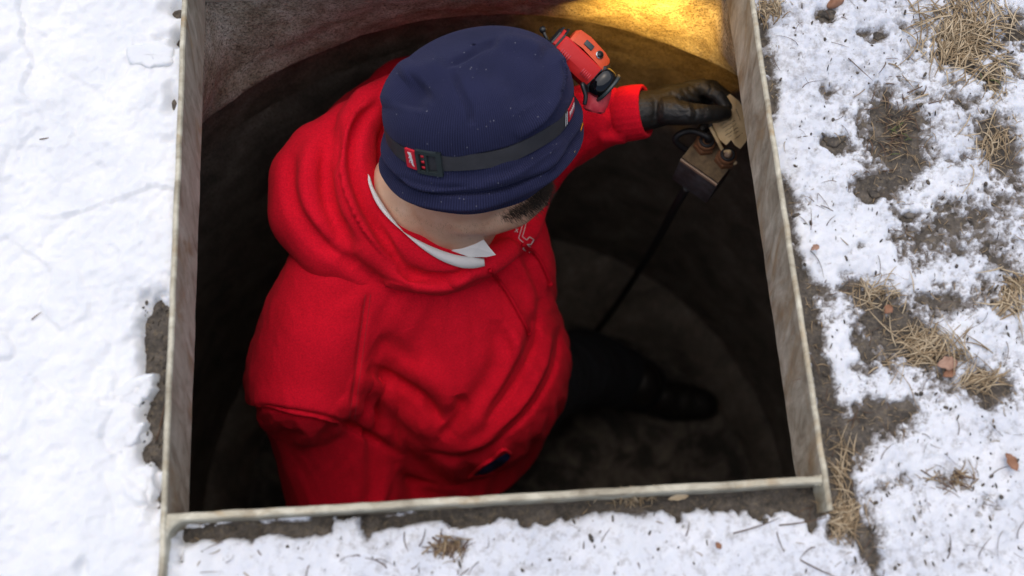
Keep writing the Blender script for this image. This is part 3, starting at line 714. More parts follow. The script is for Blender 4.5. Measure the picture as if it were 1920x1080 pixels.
# the hood, bunched round the neck, hanging on the back
mh = MB()
roll = [(735, 168, -0.235, 0.022), (690, 196, -0.225, 0.026), (664, 250, -0.215, 0.030), (657, 320, -0.22, 0.034), (672, 390, -0.235, 0.036), (706, 452, -0.26, 0.036), (760, 494, -0.280, 0.034), (825, 512, -0.298, 0.030), (885, 500, -0.312, 0.026), (935, 474, -0.322, 0.022), (985, 430, -0.335, 0.022), (1005, 370, -0.35, 0.022)]
ch(mh, *roll)
bag = [(660, 235, -0.25, 0.035), (610, 300, -0.265, 0.055), (588, 340, -0.27, 0.060), (590, 400, -0.285, 0.062), (632, 450, -0.30, 0.062), (690, 480, -0.315, 0.055), (760, 510, -0.33, 0.045), (830, 520, -0.34, 0.034)]
ch(mh, *bag)
ch(mh, (545, 320, -0.285, 0.028), (555, 400, -0.30, 0.036), (600, 460, -0.315, 0.036), (680, 505, -0.335, 0.034))
ch(mh, (690, 300, -0.33, 0.06), (700, 380, -0.33, 0.05), (760, 450, -0.35, 0.05))
ch(mh, (700, 250, -0.255, 0.022), (686, 330, -0.268, 0.024), (702, 402, -0.240, 0.025), (752, 449, -0.246, 0.027), (808, 480, -0.258, 0.026), (866, 496, -0.272, 0.024), (912, 492, -0.288, 0.020), (950, 470, -0.305, 0.018))
Vb, Fb = remesh(mh, 0.0036, 5)
STROKES = [
    ([(448, 752), (505, 760), (560, 770), (604, 780), (647, 796)], 30, 0.007, 'r'),
    # lobes of cloth in the crook of the arm
    ([(660, 700), (720, 730), (770, 775), (826, 818)], 26, 0.010, 'g'),
    ([(720, 655), (780, 690), (830, 730), (856, 764)], 26, 0.008, 'g'),
    ([(690, 690), (750, 722), (795, 750), (830, 795)], 10, -0.008, 'g'),
    ([(705, 640), (745, 662), (790, 690)], 22, -0.006, 'g'),
    ([(830, 825), (850, 800), (866, 770), (860, 740)], 12, -0.007, 'g'),
    ([(640, 790), (690, 815), (740, 848), (775, 880)], 10, -0.008, 'g'),
    ([(640, 745), (690, 785), (745, 835), (772, 868)], 22, 0.007, 'g'),
    # long creases down the front
    ([(950, 543), (971, 628), (954, 692), (903, 773), (860, 820)], 16, 0.006, 'g'),
    ([(930, 600), (935, 660), (915, 715), (870, 770)], 18, -0.005, 'g'),
    ([(1035, 590), (1022, 680), (975, 765), (905, 825), (850, 850)], 13, 0.006, 'g'),
    ([(1005, 560), (1000, 640), (965, 715), (910, 790)], 12, -0.006, 'g'),
    ([(1048, 610), (1036, 690), (990, 772), (925, 830)], 8, -0.005, 'g'),
    ([(960, 470), (990, 540), (1000, 600)], 14, 0.004, 'g'), ([(985, 470), (1010, 530), (1025, 580)], 10, -0.005, 'g'),
    ([(790, 850), (850, 862), (905, 850), (960, 815)], 9, -0.005, 'g'), ([(690, 548), (684, 600), (676, 660), (668, 720), (660, 788)], 6, -0.0045, 'g'),
    ([(640, 792), (690, 818), (742, 852), (776, 884)], 5, -0.005, 'g'), ([(698, 684), (750, 716), (796, 744), (832, 792)], 5, -0.004, 'g'), ([(1010, 560), (1004, 640), (968, 716), (912, 792)], 5, -0.0035, 'g'), ([(1050, 610), (1040, 690), (994, 772), (928, 832)], 4, -0.003, 'g'), ([(470, 762), (540, 770), (610, 784), (650, 798)], 5, -0.005, 'g'),
    ([(1125, 180), (1150, 220), (1140, 270)], 10, -0.006, 'g'), ([(1170, 180), (1180, 215), (1172, 255)], 12, 0.004, 'g'), ([(1120, 262), (1150, 258), (1180, 262)], 10, 0.005, 'g'),
]
Vh = sculpt(Vh, Fh, [(a, b, c*1.3, d) for a, b, c, d in STROKES])
q = Vh*6; Vh = Vh+vnormals(Vh, Fh)*(0.0035*fbm(q[:, 0]*2+q[:, 2], q[:, 1]*2-q[:, 2]*1.3, 3, 61))[:, None]
q = Vh*24; Vh = Vh+vnormals(Vh, Fh)*(0.0016*fbm(q[:, 0]*2+q[:, 2]*0.6, q[:, 1]*1.2-q[:, 2]*0.9, 3, 62))[:, None]
Vh = smoothed(Vh, Fh, 1)
HOODS = [
    ([(700, 180), (664, 216), (646, 262), (640, 313), (655, 377), (690, 441), (745, 505)], 11, 0.0055, 'r'),
    ([(712, 190), (678, 226), (664, 270), (664, 321), (682, 377), (712, 432), (752, 500), (800, 520)], 9, -0.008, 'g'),
    ([(630, 215), (622, 287), (608, 338), (625, 410), (670, 470)], 15, -0.006, 'g'),
    ([(590, 255), (575, 320), (580, 390), (620, 455)], 18, 0.006, 'g'),
    ([(548, 285), (540, 340), (556, 400), (600, 455), (670, 500)], 12, -0.006, 'g'),
    ([(700, 520), (760, 530), (830, 535), (890, 515)], 12, 0.005, 'g'),
    ([(745, 505), (800, 522), (850, 520), (905, 495)], 8, -0.007, 'g'),
    ([(640, 480), (700, 525), (780, 540)], 14, -0.004, 'g'),
]
HOODS = [(a, b, c*1.9, d) for a, b, c, d in HOODS]
Vb = sculpt(Vb, Fb, HOODS)
q = Vb*9; Vb = Vb+vnormals(Vb, Fb)*(0.0022*fbm(q[:, 0]*2+q[:, 2], q[:, 1]*2-q[:, 2]*1.3, 3, 63))[:, None]
hoodie = rawmesh('hoodie', Vh, Fh, M['red'], person)
hood = rawmesh('hood', Vb, Fb, M['red'], hoodie)
bvH = BVHTree.FromPolygons(Vh.tolist(), Fh.tolist()); bvB = BVHTree.FromPolygons(Vb.tolist(), Fb.tolist())
def on_hoodie(px, py, lift=0.0, also=True):
    a, na = raypt(bvH, px, py); b, nb = (raypt(bvB, px, py) if also else (None, None))
    if a is None and b is None: return None, None
    if a is None or (b is not None and np.linalg.norm(b-CAM) < np.linalg.norm(a-CAM)): a, na = b, nb
    return a+na*lift, na
def surf_path(pts, lift, n=10):
    P = [on_hoodie(*p, lift)[0] for p in spline(pts, n)]; return np.array([p for p in P if p is not None])
# double stitching of the sleeve seam, hood seam
for dx in (-5, 5):
    P = surf_path([(690+dx, 552), (684+dx, 600), (676+dx, 660), (668+dx, 720), (660+dx, 785)], 0.0002, 16)
    mb = MB()
    for i in range(0, len(P)-1, 1): mb.tube([P[i]*0.9+P[i+1]*0.1, P[i]*0.25+P[i+1]*0.75], 0.0005, 5)
    mb.build('stitching', M['stitch'], hoodie)
# drawstrings
for pts in ([(912, 500), (930, 522), (948, 548), (966, 580), (980, 605), (990, 628)], [(972, 455), (996, 470), (1012, 492), (1022, 512), (1030, 536)]):
    P = surf_path(pts, 0.0036, 8); P = smoothed_path = np.array([P[max(0, i-3):i+4].mean(0) for i in range(len(P))])
    mb = MB(); mb.tube(P, 0.0028, 8); mb.ball(P[-1], ((1, 0, 0), (0, 1, 0), (0, 0, 1)), (0.0042, 0.0042, 0.005), 10, 8)
    mb.build('drawstring', M['cord'], hoodie)
# letters embroidered on the far chest
for pts in ([(989, 400), (985, 424), (979, 444), (987, 450), (992, 444), (1000, 449), (995, 458), (988, 458), (996, 466), (990, 476)], [(983, 402), (979, 424), (972, 447), (984, 458), (980, 466), (987, 472)], [(965, 424), (972, 440)], [(971, 430), (963, 437)], [(998, 392), (993, 402)]):
    P = []
    for a, b in zip(pts[:-1], pts[1:]):
        for u in (0, 0.25, 0.5, 0.75): 
            q_ = on_hoodie(a[0]+(b[0]-a[0])*u, a[1]+(b[1]-a[1])*u, 0.0008)[0]
            if q_ is not None: P.append(q_)
    if len(P) > 2: MB().tube(P, 0.00055, 5).build('chest_lettering', M['white'], hoodie)
# kangaroo pocket mouth with a blue cloth inside
def patch_on(pts, lift, m, name, parent, th=0.0015, sub=7):
    """a closed pixel outline laid on the cloth as a thin piece"""
    P = np.array(pts, float); c = P.mean(0); V = []; F = []; n = len(P)
    for k in range(sub+1):
        for p in P:
            a, na = on_hoodie(*(c+(p-c)*(k/sub if k else 1e-3)), lift)
            if a is None: return None
            V.append(a)
    for k in range(sub):
        for j in range(n): F.append((k*n+j, k*n+(j+1) % n, (k+1)*n+(j+1) % n, (k+1)*n+j))
    V = np.array(V); mb = MB(); mb.add(V, F); return mb.build(name, m, parent)
patch_on(spline([(888, 891), (908, 874), (930, 860), (950, 848), (957, 851), (952, 862), (934, 876), (912, 887), (888, 891)], 3)[:-1], 0.0012, M['blue'], 'pocket_cloth', hoodie)
P = surf_path([(878, 894), (902, 872), (926, 856), (943, 841), (958, 850)], 0.0018, 8)
MB().tube(P, 0.0032, 8, 0.7).build('pocket_edge', M['red'], hoodie)
P = surf_path([(957, 850), (952, 866), (935, 880), (910, 891), (884, 892)], 0.0002, 8)
MB().tube(P, 0.0014, 8, 0.7).build('pocket_edge', M['red'], hoodie)
# ribbed cuff at the far wrist
w0, w1 = at(1178, 213, -0.275), at(1212, 208, -0.263); ax = nrm(w1-w0); u_ = nrm(np.cross(ax, Z3)); v_ = np.cross(ax, u_)
mb = MB(); R = []
for s, r in ((-0.55, 0.033), (-0.25, 0.0385), (0.3, 0.0385), (0.7, 0.0378), (0.95, 0.0368), (1.0, 0.0350), (0.97, 0.0315), (0.6, 0.030)):
    R.append([w0+(w1-w0)*s+(r*(1+0.012*math.sin(i*2*math.pi*24/72)))*(math.cos(2*math.pi*i/72)*u_+math.sin(2*math.pi*i/72)*v_) for i in range(72)])
mb.rings(R, cap=False); mb.build('cuff', M['red'], hoodie)

# --- beanie
NT, NS = 420, 130; S0, S1 = -0.078, 0.086
th = np.arange(NT)*2*math.pi/NT
ang = lambda p: math.atan2((p-HC) @ SH, (p-HC) @ FH)
ss = np.concatenate([np.linspace(S0, 0.012, 60), 0.012+(S1-0.012)*np.sin(np.linspace(0, math.pi/2, NS-60+1)[1:])])
V = []; RB = []
fnear = -cv; 
for s in ss:
    if s > 0.012:
        k = (s-0.012)/(S1-0.012); m_ = max(0.0, 1-k**2.15)**(1/2.15)
    else: m_ = 1.0
    d = 0*th
    if s < 0.012:
        d = d-0.0055*np.exp(-(s/0.0095)**2)
        o1 = -0.024+0.006*np.sin(th*1.0+0.6); o2 = -0.049+0.007*np.sin(th*1.0+1.4)
        d = d+0.0085*np.exp(-((s-o1)/0.0075)**2)-0.004*np.exp(-((s-o1+0.0125)/0.005)**2)+0.0125*np.exp(-((s-o2)/0.0095)**2)
        d = d-0.009*np.clip((-0.056-s)/0.02, 0, 1)+0.0012*np.sin(th*5+s*90)+0.001*np.sin(th*9-s*60)
    r = m_*1/np.sqrt((np.cos(th)/0.121)**2+(np.sin(th)/0.101)**2)+d*m_
    V.append(HC+U*s+r[:, None]*(np.cos(th)[:, None]*FH+np.sin(th)[:, None]*SH))
V.append(np.array([HC+U*S1]*NT))
ns_ = len(V); V = np.concatenate(V); I = np.arange(ns_*NT).reshape(ns_, NT)
F = np.stack([I[:-1], np.roll(I[:-1], -1, 1), np.roll(I[1:], -1, 1), I[1:]], -1).reshape(-1, 4)
rib = np.concatenate([th*250]*ns_)
BST = [
    ([(770, 205), (778, 178), (800, 160)], 24, -0.0055, 'g'), ([(760, 150), (790, 135), (835, 122)], 20, 0.004, 'g'),
    ([(848, 128), (862, 165), (880, 205), (884, 235)], 6, -0.003, 'g'), ([(838, 122), (870, 108), (905, 88), (935, 76)], 6, -0.003, 'g'),
    ([(1035, 90), (1050, 130), (1048, 165), (1020, 215), (970, 262)], 16, 0.006, 'l'), ([(1058, 110), (1068, 150), (1060, 190)], 10, -0.003, 'g'),
    ([(930, 78), (980, 84), (1020, 100)], 14, 0.004, 'g'), ([(900, 120), (960, 150), (990, 200)], 30, -0.003, 'g'), ([(720, 200), (735, 160), (770, 110)], 20, 0.003, 'g'),
    ([(730, 330), (790, 362), (870, 372), (950, 362), (1020, 325), (1070, 275)], 10, 0.003, 'g'), ([(740, 330), (810, 350), (880, 352)], 6, -0.003, 'g'),
    ([(905, 345), (960, 330), (1010, 300), (1060, 262)], 8, 0.003, 'g'),
]
V = sculpt(V, F, [(a, b, c*1.9, d) for a, b, c, d in BST])
beanie = rawmesh('beanie', V, F, M['knit'], person, True, dict(rib=rib))
bvC = BVHTree.FromPolygons(V.tolist(), F.tolist())
md = beanie.modifiers.new('thickness', 'SOLIDIFY'); md.thickness = 0.003; md.offset = -1

# --- shirt collar
def strip(top, bot, name, m, parent, th=0.002):
    T = spline(top, 8); B = spline(bot, 8); mb = MB(); R = []
    for a, b in zip(T, B):
        n_ = nrm(CAM-a)*th; mid = (a+b)/2+n_*2.0
        R.append([a+n_*0.2, a+n_, mid+n_, b+n_, b-n_*0.5, a-n_*0.8])
    mb.rings(R); return mb.build(name, m, parent)
bodyP = BVHTree.FromPolygons([tuple(np.array(v.co)+PB) for v in person.data.vertices], [tuple(p.vertices) for p in person.data.polygons])
def front(px, py, lift):
    best = None
    for b_ in (bvH, bvB, bodyP):
        a, _n = raypt(b_, px, py)
        if a is not None and (best is None or np.linalg.norm(a-CAM) < np.linalg.norm(best-CAM)): best = a
    return best+nrm(CAM-best)*lift
cp_t = [(690, 326), (692, 348), (710, 388), (748, 428), (798, 457), (848, 476), (884, 482), (908, 485)]
cp_b = [(694, 332), (703, 357), (732, 403), (770, 448), (815, 482), (857, 500), (886, 503), (909, 499)]
def soft(P, it=4):
    P = np.array(P)
    for _ in range(it): P[1:-1] = 0.5*P[1:-1]+0.25*(P[:-2]+P[2:])
    return P
def soften_depth(pts, lift):
    D = np.array([np.linalg.norm(front(*p, lift)-CAM) for p in pts])
    for _ in range(3): D[1:-1] = np.minimum(D[1:-1], 0.5*D[1:-1]+0.25*(D[:-2]+D[2:]))
    return [CAM+nrm(FW+RT*((p[0]-960)/FPX)-UP*((p[1]-540)/FPX))*d for p, d in zip(pts, D)]
c_t = soften_depth(cp_t, 0.007); c_b = soften_depth(cp_b, 0.004)
collar = strip(c_t, c_b, 'shirt_collar', M['shirt'], person, 0.0022)
cdep = np.mean([p[2] for p in c_t[-3:]])+0.004
mb = MB()
def flap(pts, zs, th=0.0016, bulge=0.004, mbx=None):
    P = [at(*p, z-zs[0]+cdep) for p, z in zip(pts, zs)]; c = np.mean(P, 0)+nrm(CAM-P[0])*bulge; n_ = nrm(CAM-c)*th; k = len(P)
    mbx.add([c]+P+[c-n_]+[p-n_ for p in P], [(0, 1+i, 1+(i+1) % k) for i in range(k)]+[(k+1, k+2+(i+1) % k, k+2+i) for i in range(k)]+[(1+i, k+2+i, k+2+(i+1) % k, 1+(i+1) % k) for i in range(k)])
flap([(846, 470), (868, 455), (897, 438), (906, 448), (917, 463), (930, 478), (912, 482), (880, 482)], [-0.283, -0.276, -0.27, -0.272, -0.278, -0.284, -0.286, -0.286], mbx=mb)
mb.build('collar_point', M['shirt'], collar, False)
mb = MB(); flap([(896, 434), (910, 426), (924, 424), (918, 440), (912, 450)], [-0.278, -0.278, -0.28, -0.285, -0.285], mbx=mb); mb.build('collar_stand', M['shirt'], collar, False)
mb = MB(); flap([(838, 468), (850, 455), (880, 436), (900, 428), (888, 445), (862, 462), (848, 472)], [-0.287, -0.283, -0.28, -0.28, -0.287, -0.289, -0.29], mbx=mb); mb.build('collar_lining', M['lining'], collar, False)

# --- beard: short dark hairs along the jaw, finer ones on the nape
body_bv = BVHTree.FromPolygons([tuple(np.array(v.co)+PB) for v in person.data.vertices], [tuple(p.vertices) for p in person.data.polygons])
def hairs(n, sample, length, r, name, m):
    mb = MB()
    for i in range(n):
        px, py, dirv, ln = sample()
        a, na = raypt(body_bv, px, py)
        if a is None: continue
        d = nrm(na*0.6+dirv+rng.normal(0, 0.25, 3)); d2 = nrm(d+dirv*0.8+rng.normal(0, 0.2, 3)); L = length*ln
        P = [a-na*0.001, a+d*L*0.5, a+d*L*0.5+d2*L*0.5]
        mb.tube(P, [r, r*0.8, r*0.25], 3)
    return mb.build(name, m, person)
JS = spline([(886, 438), (915, 428), (948, 416), (976, 405), (1002, 388), (1020, 366), (1032, 350)], 20)
def s_beard():
    i = int((len(JS)-1)*(0.28+0.72*rng.random()**0.6)); p = JS[i]-(0, 9); k = i/len(JS)
    off = rng.normal(0, 2+15*k)-6*k; return p[0]+off*0.35+rng.normal(0, 3), p[1]+off*0.8, RT*0.5-UP*0.6, rng.uniform(0.3, 1.3)*(0.2+k*0.9)
hairs(3400, s_beard, 0.0105, 0.00018, 'beard', M['hair'])['kind'] = 'stuff'
NP = spline([(725, 375), (780, 408), (860, 425), (930, 415)], 20)
def s_nape():
    p = NP[rng.integers(0, len(NP))]
    return p[0]+rng.normal(0, 10), p[1]+abs(rng.normal(0, 14))-6, -U*0.9+FH*0.2, rng.uniform(0.3, 1)
hairs(420, s_nape, 0.005, 0.00006, 'nape_hair', M['hair'])['kind'] = 'stuff'

# --- glasses: the end of one gold temple shows below the beanie
gl = MB()
for s in (-1, 1):
    gl.tube([hd(0.105, s*0.066, -0.040), hd(0.06, s*0.098, -0.045), hd(0.0, s*0.100, -0.052)], 0.0013, 6)
    gl.tube([hd(0.107, s*0.034+0.026*math.cos(a), -0.044+0.02*math.sin(a)) for a in np.linspace(0, 2*math.pi, 19)], 0.0011, 6)
gl.tube([hd(0.108, -0.010, -0.040), hd(0.113, 0, -0.036), hd(0.108, 0.010, -0.040)], 0.0011, 6)
glasses = gl.build('glasses', M['gold'], person)

# --- trousers, belt, boots
mb = MB()
ch(mb, (872, 765, -0.86, 0.125), (880, 790, -0.93, 0.125))
ch(mb, (900, 770, -0.93, 0.115), (1010, 710, -1.10, 0.10), (1090, 690, -1.22, 0.086), (1165, 706, -1.36, 0.074), (1200, 722, -1.43, 0.066))
ch(mb, (830, 800, -0.93, 0.115), (812, 860, -1.18, 0.09), (800, 885, -1.43, 0.068))
Vt, Ft = remesh(mb, 0.007, 5)
q = Vt*14; Vt = Vt+vnormals(Vt, Ft)*(0.007*fbm(q[:, 0]*1.2+q[:, 2]*2.2, q[:, 1]-q[:, 2]*1.5, 3, 70))[:, None]
trousers = rawmesh('trousers', Vt, Ft, M['denim'], person)
mb = MB(); bc = at(876, 772, -0.86)
mb.tube([bc+np.array([math.cos(a)*0.135, math.sin(a)*0.135, 0]) for a in np.linspace(0, 2*math.pi, 49)], 0.017, 8, 0.25, (0, 0, 1)); belt = mb.build('belt', M['belt'], person)
MB().box(at(880, 912, -0.86)+np.array([0, 0, 0]), (TF, TL, Z3), (0.003, 0.02, 0.015), 0.002).build('belt_buckle', M['chrome'], belt)
def boot(heel, toe, z):
    a, b = at(*heel, z)*1, at(*toe, z)*1; a[2] = b[2] = FLOOR; d = nrm(b-a); l = np.cross(Z3, d); L = np.linalg.norm(b-a)
    mb = MB()
    for u, r, h in ((0.12, 0.042, 0.05), (0.3, 0.042, 0.06), (0.5, 0.043, 0.052), (0.7, 0.047, 0.043), (0.87, 0.042, 0.038)):
        mb.ball(a+d*L*u+Z3*(0.03+h*0.45), (d, l, Z3), (0.06, r, h), 20, 12)
    mb.chain([(*(a+d*L*0.2+Z3*0.06), 0.044), (*(a+d*L*0.2+Z3*0.17), 0.05)], 20)
    V_, F_ = remesh(mb, 0.005, 5); o = rawmesh('boot', V_, F_, M['boot'], person)
    R = []
    for z_, k in ((0.0, 0.98), (0.004, 1.0), (0.026, 1.0), (0.028, 0.97)):
        ring = []
        for i in range(40):
            q_ = 2*math.pi*i/40; x = math.cos(q_); wd = 0.046 if x > 0 else 0.041
            ring.append(a+d*(L*0.5+x*L*0.52*k)+l*(math.copysign(abs(math.sin(q_))**0.75, math.sin(q_))*wd*k*(1-0.15*math.exp(-((x+0.1)/0.25)**2)))+Z3*z_)
        R.append(ring)
    MB().rings(R).build('sole', M['sole'], o)
    for k in range(5):
        c = a+d*L*(0.36+0.075*k)+Z3*(0.108-0.013*k); MB().tube([c-l*0.022, c+Z3*0.006, c+l*0.022], 0.0022, 6).build('lace', M['plastic'], o)
    return o
boot((1150, 735), (1322, 762), -1.47); boot((780, 905), (850, 1000), -1.49)

# --- gloved hand pinching the tag
mb = MB()
def fg(*n_): mb.chain([(*at(a, b, z), r) for (a, b, z, r) in n_], 14)
fg((1190, 210, -0.264, 0.0285), (1205, 208, -0.262, 0.0285), (1235, 203, -0.262, 0.0265), (1262, 192, -0.262, 0.0255), (1286, 184, -0.264, 0.0225))
fg((1250, 190, -0.275, 0.024), (1295, 182, -0.285, 0.020))
fg((1290, 168, -0.258, 0.0125), (1318, 163, -0.254, 0.0115), (1346, 180, -0.252, 0.0102), (1362, 201, -0.255, 0.0088))      # index
fg((1298, 166, -0.275, 0.0125), (1335, 164, -0.277, 0.0112), (1362, 185, -0.275, 0.010), (1366, 208, -0.272, 0.0088))       # middle
fg((1300, 176, -0.290, 0.012), (1336, 186, -0.300, 0.0108), (1350, 215, -0.302, 0.0098), (1334, 236, -0.300, 0.0085))       # ring
fg((1292, 192, -0.302, 0.011), (1318, 206, -0.315, 0.0098), (1330, 230, -0.318, 0.0088), (1316, 243, -0.315, 0.008))        # little
fg((1250, 208, -0.248, 0.0200), (1288, 213, -0.240, 0.0165), (1322, 214, -0.240, 0.0135), (1346, 214, -0.245, 0.0120), (1360, 213, -0.250, 0.0095))   # thumb
Vg, Fg = remesh(mb, 0.0016, 4)
GS = [([(1255, 175), (1285, 190), (1320, 200)], 4, -0.0022, 'g'), ([(1275, 165), (1292, 185), (1305, 205)], 4, -0.0018, 'g'), ([(1290, 160), (1300, 175), (1330, 190)], 4, -0.002, 'g'), ([(1262, 178), (1270, 196), (1290, 208)], 5, 0.0018, 'g'),
      ([(1300, 196), (1306, 212), (1302, 226)], 3, -0.0012, 'g'), ([(1286, 192), (1294, 208), (1292, 224)], 3, 0.0012, 'g'), ([(1330, 152), (1334, 165), (1330, 178)], 3, -0.0014, 'g'), ([(1225, 180), (1230, 205), (1224, 232)], 4, -0.0012, 'g'), ([(1240, 182), (1247, 200), (1242, 225)], 4, 0.001, 'g')]
Vg = sculpt(Vg, Fg, GS, 0.02)
rawmesh('glove', Vg, Fg, M['glove'], person)

# ------------------------------------------------------------------ head lamp on its strap
hl = thing('headlamp', 'red and black headlamp on a dark elastic strap round the navy beanie', 'headlamp', HC+FH*0.125)
def rband(a, off): return 1/math.sqrt((math.cos(a)/(0.1175+off))**2+(math.sin(a)/(0.0975+off))**2)
def bp(a, s, off): return HC+U*s+rband(a, off)*(math.cos(a)*FH+math.sin(a)*SH)
mb = MB(); R = []
for i in range(181):
    a = 2*math.pi*i/180; w_ = 0.0104; wv = 0.0008*math.sin(a*7)
    R.append([bp(a, -w_+wv, 0.0012), bp(a, -w_+wv, 0.0032), bp(a, wv, 0.0036), bp(a, w_+wv, 0.0032), bp(a, w_+wv, 0.0012)])
strap = mb.rings(R, cap=False).build('strap', M['strap'], hl, True, 40)
def ang_px(px, py):
    best = None
    for i in range(720):
        a = 2*math.pi*i/720; p = bp(a, 0, 0.004); s, z = proj(p); d = abs(s[0]-px)+abs(s[1]-py)+(1e4 if (p-HC) @ cv < -0.02 else 0)
        if best is None or d < best[0]: best = (d, a)
    return best[1]
def on_band(a0, mb, du, w0, w1, off0, off1, seg=6):
    """a curved block on the strap: angle a0..a0+du, height w0..w1, thickness off0..off1"""
    R = []
    for i in range(seg+1):
        a = a0+du*i/seg; R.append([bp(a, w0, off0), bp(a, w0, off1), bp(a, w1, off1), bp(a, w1, off0)])
    mb.rings(R); return mb
ab = ang_px(803, 297); sgn = 1 if ang_px(830, 300) > ab else -1     # direction in which the angle grows to the right
da = abs(ang_px(830, 300)-ab)/27.0*sgn                               # angle per pixel
bk = MB()
for (x0, x1, w0, w1) in ((-22, -16, -0.015, 0.015), (18, 27, -0.0155, 0.0155)): on_band(ab+x0*da, bk, (x1-x0)*da, w0, w1, 0.002, 0.0072)
for (w0, w1) in ((-0.0155, -0.0115), (0.0115, 0.0155)): on_band(ab-22*da, bk, 49*da, w0, w1, 0.002, 0.0070)
on_band(ab-4*da, bk, 4*da, -0.012, 0.012, 0.002, 0.0066)
buckle = bk.build('buckle', M['buckle'], hl, True, 30)
lp = MB(); on_band(ab-46*da, lp, 22*da, -0.0125, 0.0125, 0.002, 0.0062); tab = lp.build('maker_tab', M['patch'], hl, True, 30)
def mark(shape, a0, px_w, h, off, name, m, parent, rot=0.0):
    """flat print on the strap: outline in unit square"""
    mb = MB(); P = [bp(a0+(x*px_w)*da, (y-0.5)*h, off) for x, y in shape]; Q = [bp(a0+(x*px_w)*da, (y-0.5)*h, off-0.0008) for x, y in shape]; k = len(P)
    mb.add(P+Q, [tuple(range(k)), tuple(range(2*k-1, k-1, -1))]+[(i, (i+1) % k, k+(i+1) % k, k+i) for i in range(k)]); return mb.build(name, m, parent, False)
bolt = [(0.18, 0.98), (0.62, 0.98), (0.72, 0.80), (0.74, 0.62), (0.82, 0.46), (0.80, 0.30), (0.92, 0.04), (0.62, 0.16), (0.70, 0.28), (0.46, 0.24), (0.60, 0.42), (0.34, 0.40), (0.50, 0.58), (0.22, 0.58), (0.42, 0.76)]
mark(bolt, ab-42*da, 15, 0.019, 0.0068, 'bolt_mark', M['white'], tab)
mark([(0.3, 0.42), (0.42, 0.50), (0.36, 0.36), (0.24, 0.2)], ab-42*da, 15, 0.019, 0.0068, 'bolt_mark', M['white'], tab)
for k in (-0.0075, 0.0, 0.0075):
    mb = MB(); on_band(ab-13*da, mb, 6*da, k-0.0016, k+0.0016, 0.002, 0.0056, 2); mb.build('red_dot', M['patch'], buckle)
mb = MB(); on_band(ab-16*da, mb, 13*da, -0.0115, 0.0115, 0.002, 0.0050); mb.build('buckle_bar', M['plastic'], buckle)
# red patch and two white slashes near the lamp
a1 = ang_px(1078, 218); dd = 0.004/0.105*sgn
mb = MB(); on_band(a1, mb, 6.5*dd, -0.0078, 0.0088, 0.003, 0.0046); pt = mb.build('strap_patch', M['patch'], hl, True, 30)
for k in range(5):
    mb = MB(); on_band(a1+(0.8+1.1*k)*dd, mb, 0.45*dd, -0.004+0.001*(k % 2), 0.004, 0.0044, 0.0049, 2); mb.build('patch_lettering', M['white'], pt)
for k in (0, 1):
    mb = MB(); P = []
    a2 = a1-(1.5+1.0*k)*dd
    mb.add([bp(a2, -0.008, 0.0042), bp(a2+0.5*dd, -0.008, 0.0042), bp(a2+0.9*dd, 0.0085, 0.0042), bp(a2+0.4*dd, 0.0085, 0.0042)], [(0, 1, 2, 3)]); mb.build('white_slash', M['white'], pt, False)
# the lamp itself, built along its own axes
zl = HC[2]+0.01
LA = nrm(at(1124, 146, zl-0.012)-at(1052, 78, zl+0.012)); LN = nrm(CAM-HC); LN = nrm(LN-LA*(LN @ LA)); LS = np.cross(LA, LN)
if LS @ RT < 0: LS = -LS                                    # LA along the body, LN to the viewer, LS outward (up-right)
L0 = at(1088, 108, zl)
def lm(a, s, n_): return L0+LA*a*0.00066+LS*s*0.00082+LN*n_*0.00074
def lbody(prof, rings_, name, m, parent):
    mb = MB(); R = [[lm(a, s*k+ds, n_*k) for s, n_ in prof] for a, k, ds in rings_]; mb.rings(R); return mb.build(name, m, parent, True, 30)
# red half (towards the head) and orange half (outer)
red = lbody([(-26, -22), (-29, -6), (-25, 12), (-14, 20), (5, 21), (8, 18), (8, -22)], [(-47, 0.86, 0), (-44, 1, 0), (36, 1.0, 0), (40, 0.95, 0)], 'lamp_body', M['lred'], hl)
ora = lbody([(8.5, -20), (8.5, 18.5), (20, 14), (30, 4), (31, -8), (24, -20)], [(-38, 0.8, 0), (-32, 0.98, 0), (-10, 1.0, 2), (28, 1.0, 0), (42, 0.9, 0), (46, 0.8, 0)], 'lamp_cover', M['lorange'], hl)
for k in range(5):
    for a_ in (-36+4.5*k, 16+4.2*k): MB().box(lm(a_, -14, 19.6), (LA, LS, LN), (0.0006, 0.0042, 0.0007)).build('grip_rib', M['lred2'], red)
MB().box(lm(-5, 20, 15), (LA, LS+LN*-0.35, LN+LS*0.35), (0.0062, 0.0036, 0.0012), 0.0008).build('indicator', M['buckle'], ora)
cN = nrm(LN+LS*0.4); c0 = lm(21, 20.5, 14.5)
MB().cyl(c0-cN*0.002, c0+cN*0.0012, 0.0050, 24).build('button_ring', M['chrome'], ora); MB().cyl(c0-cN*0.002, c0+cN*0.0018, 0.0038, 24, None, 0.0006).build('button', M['plastic'], ora)
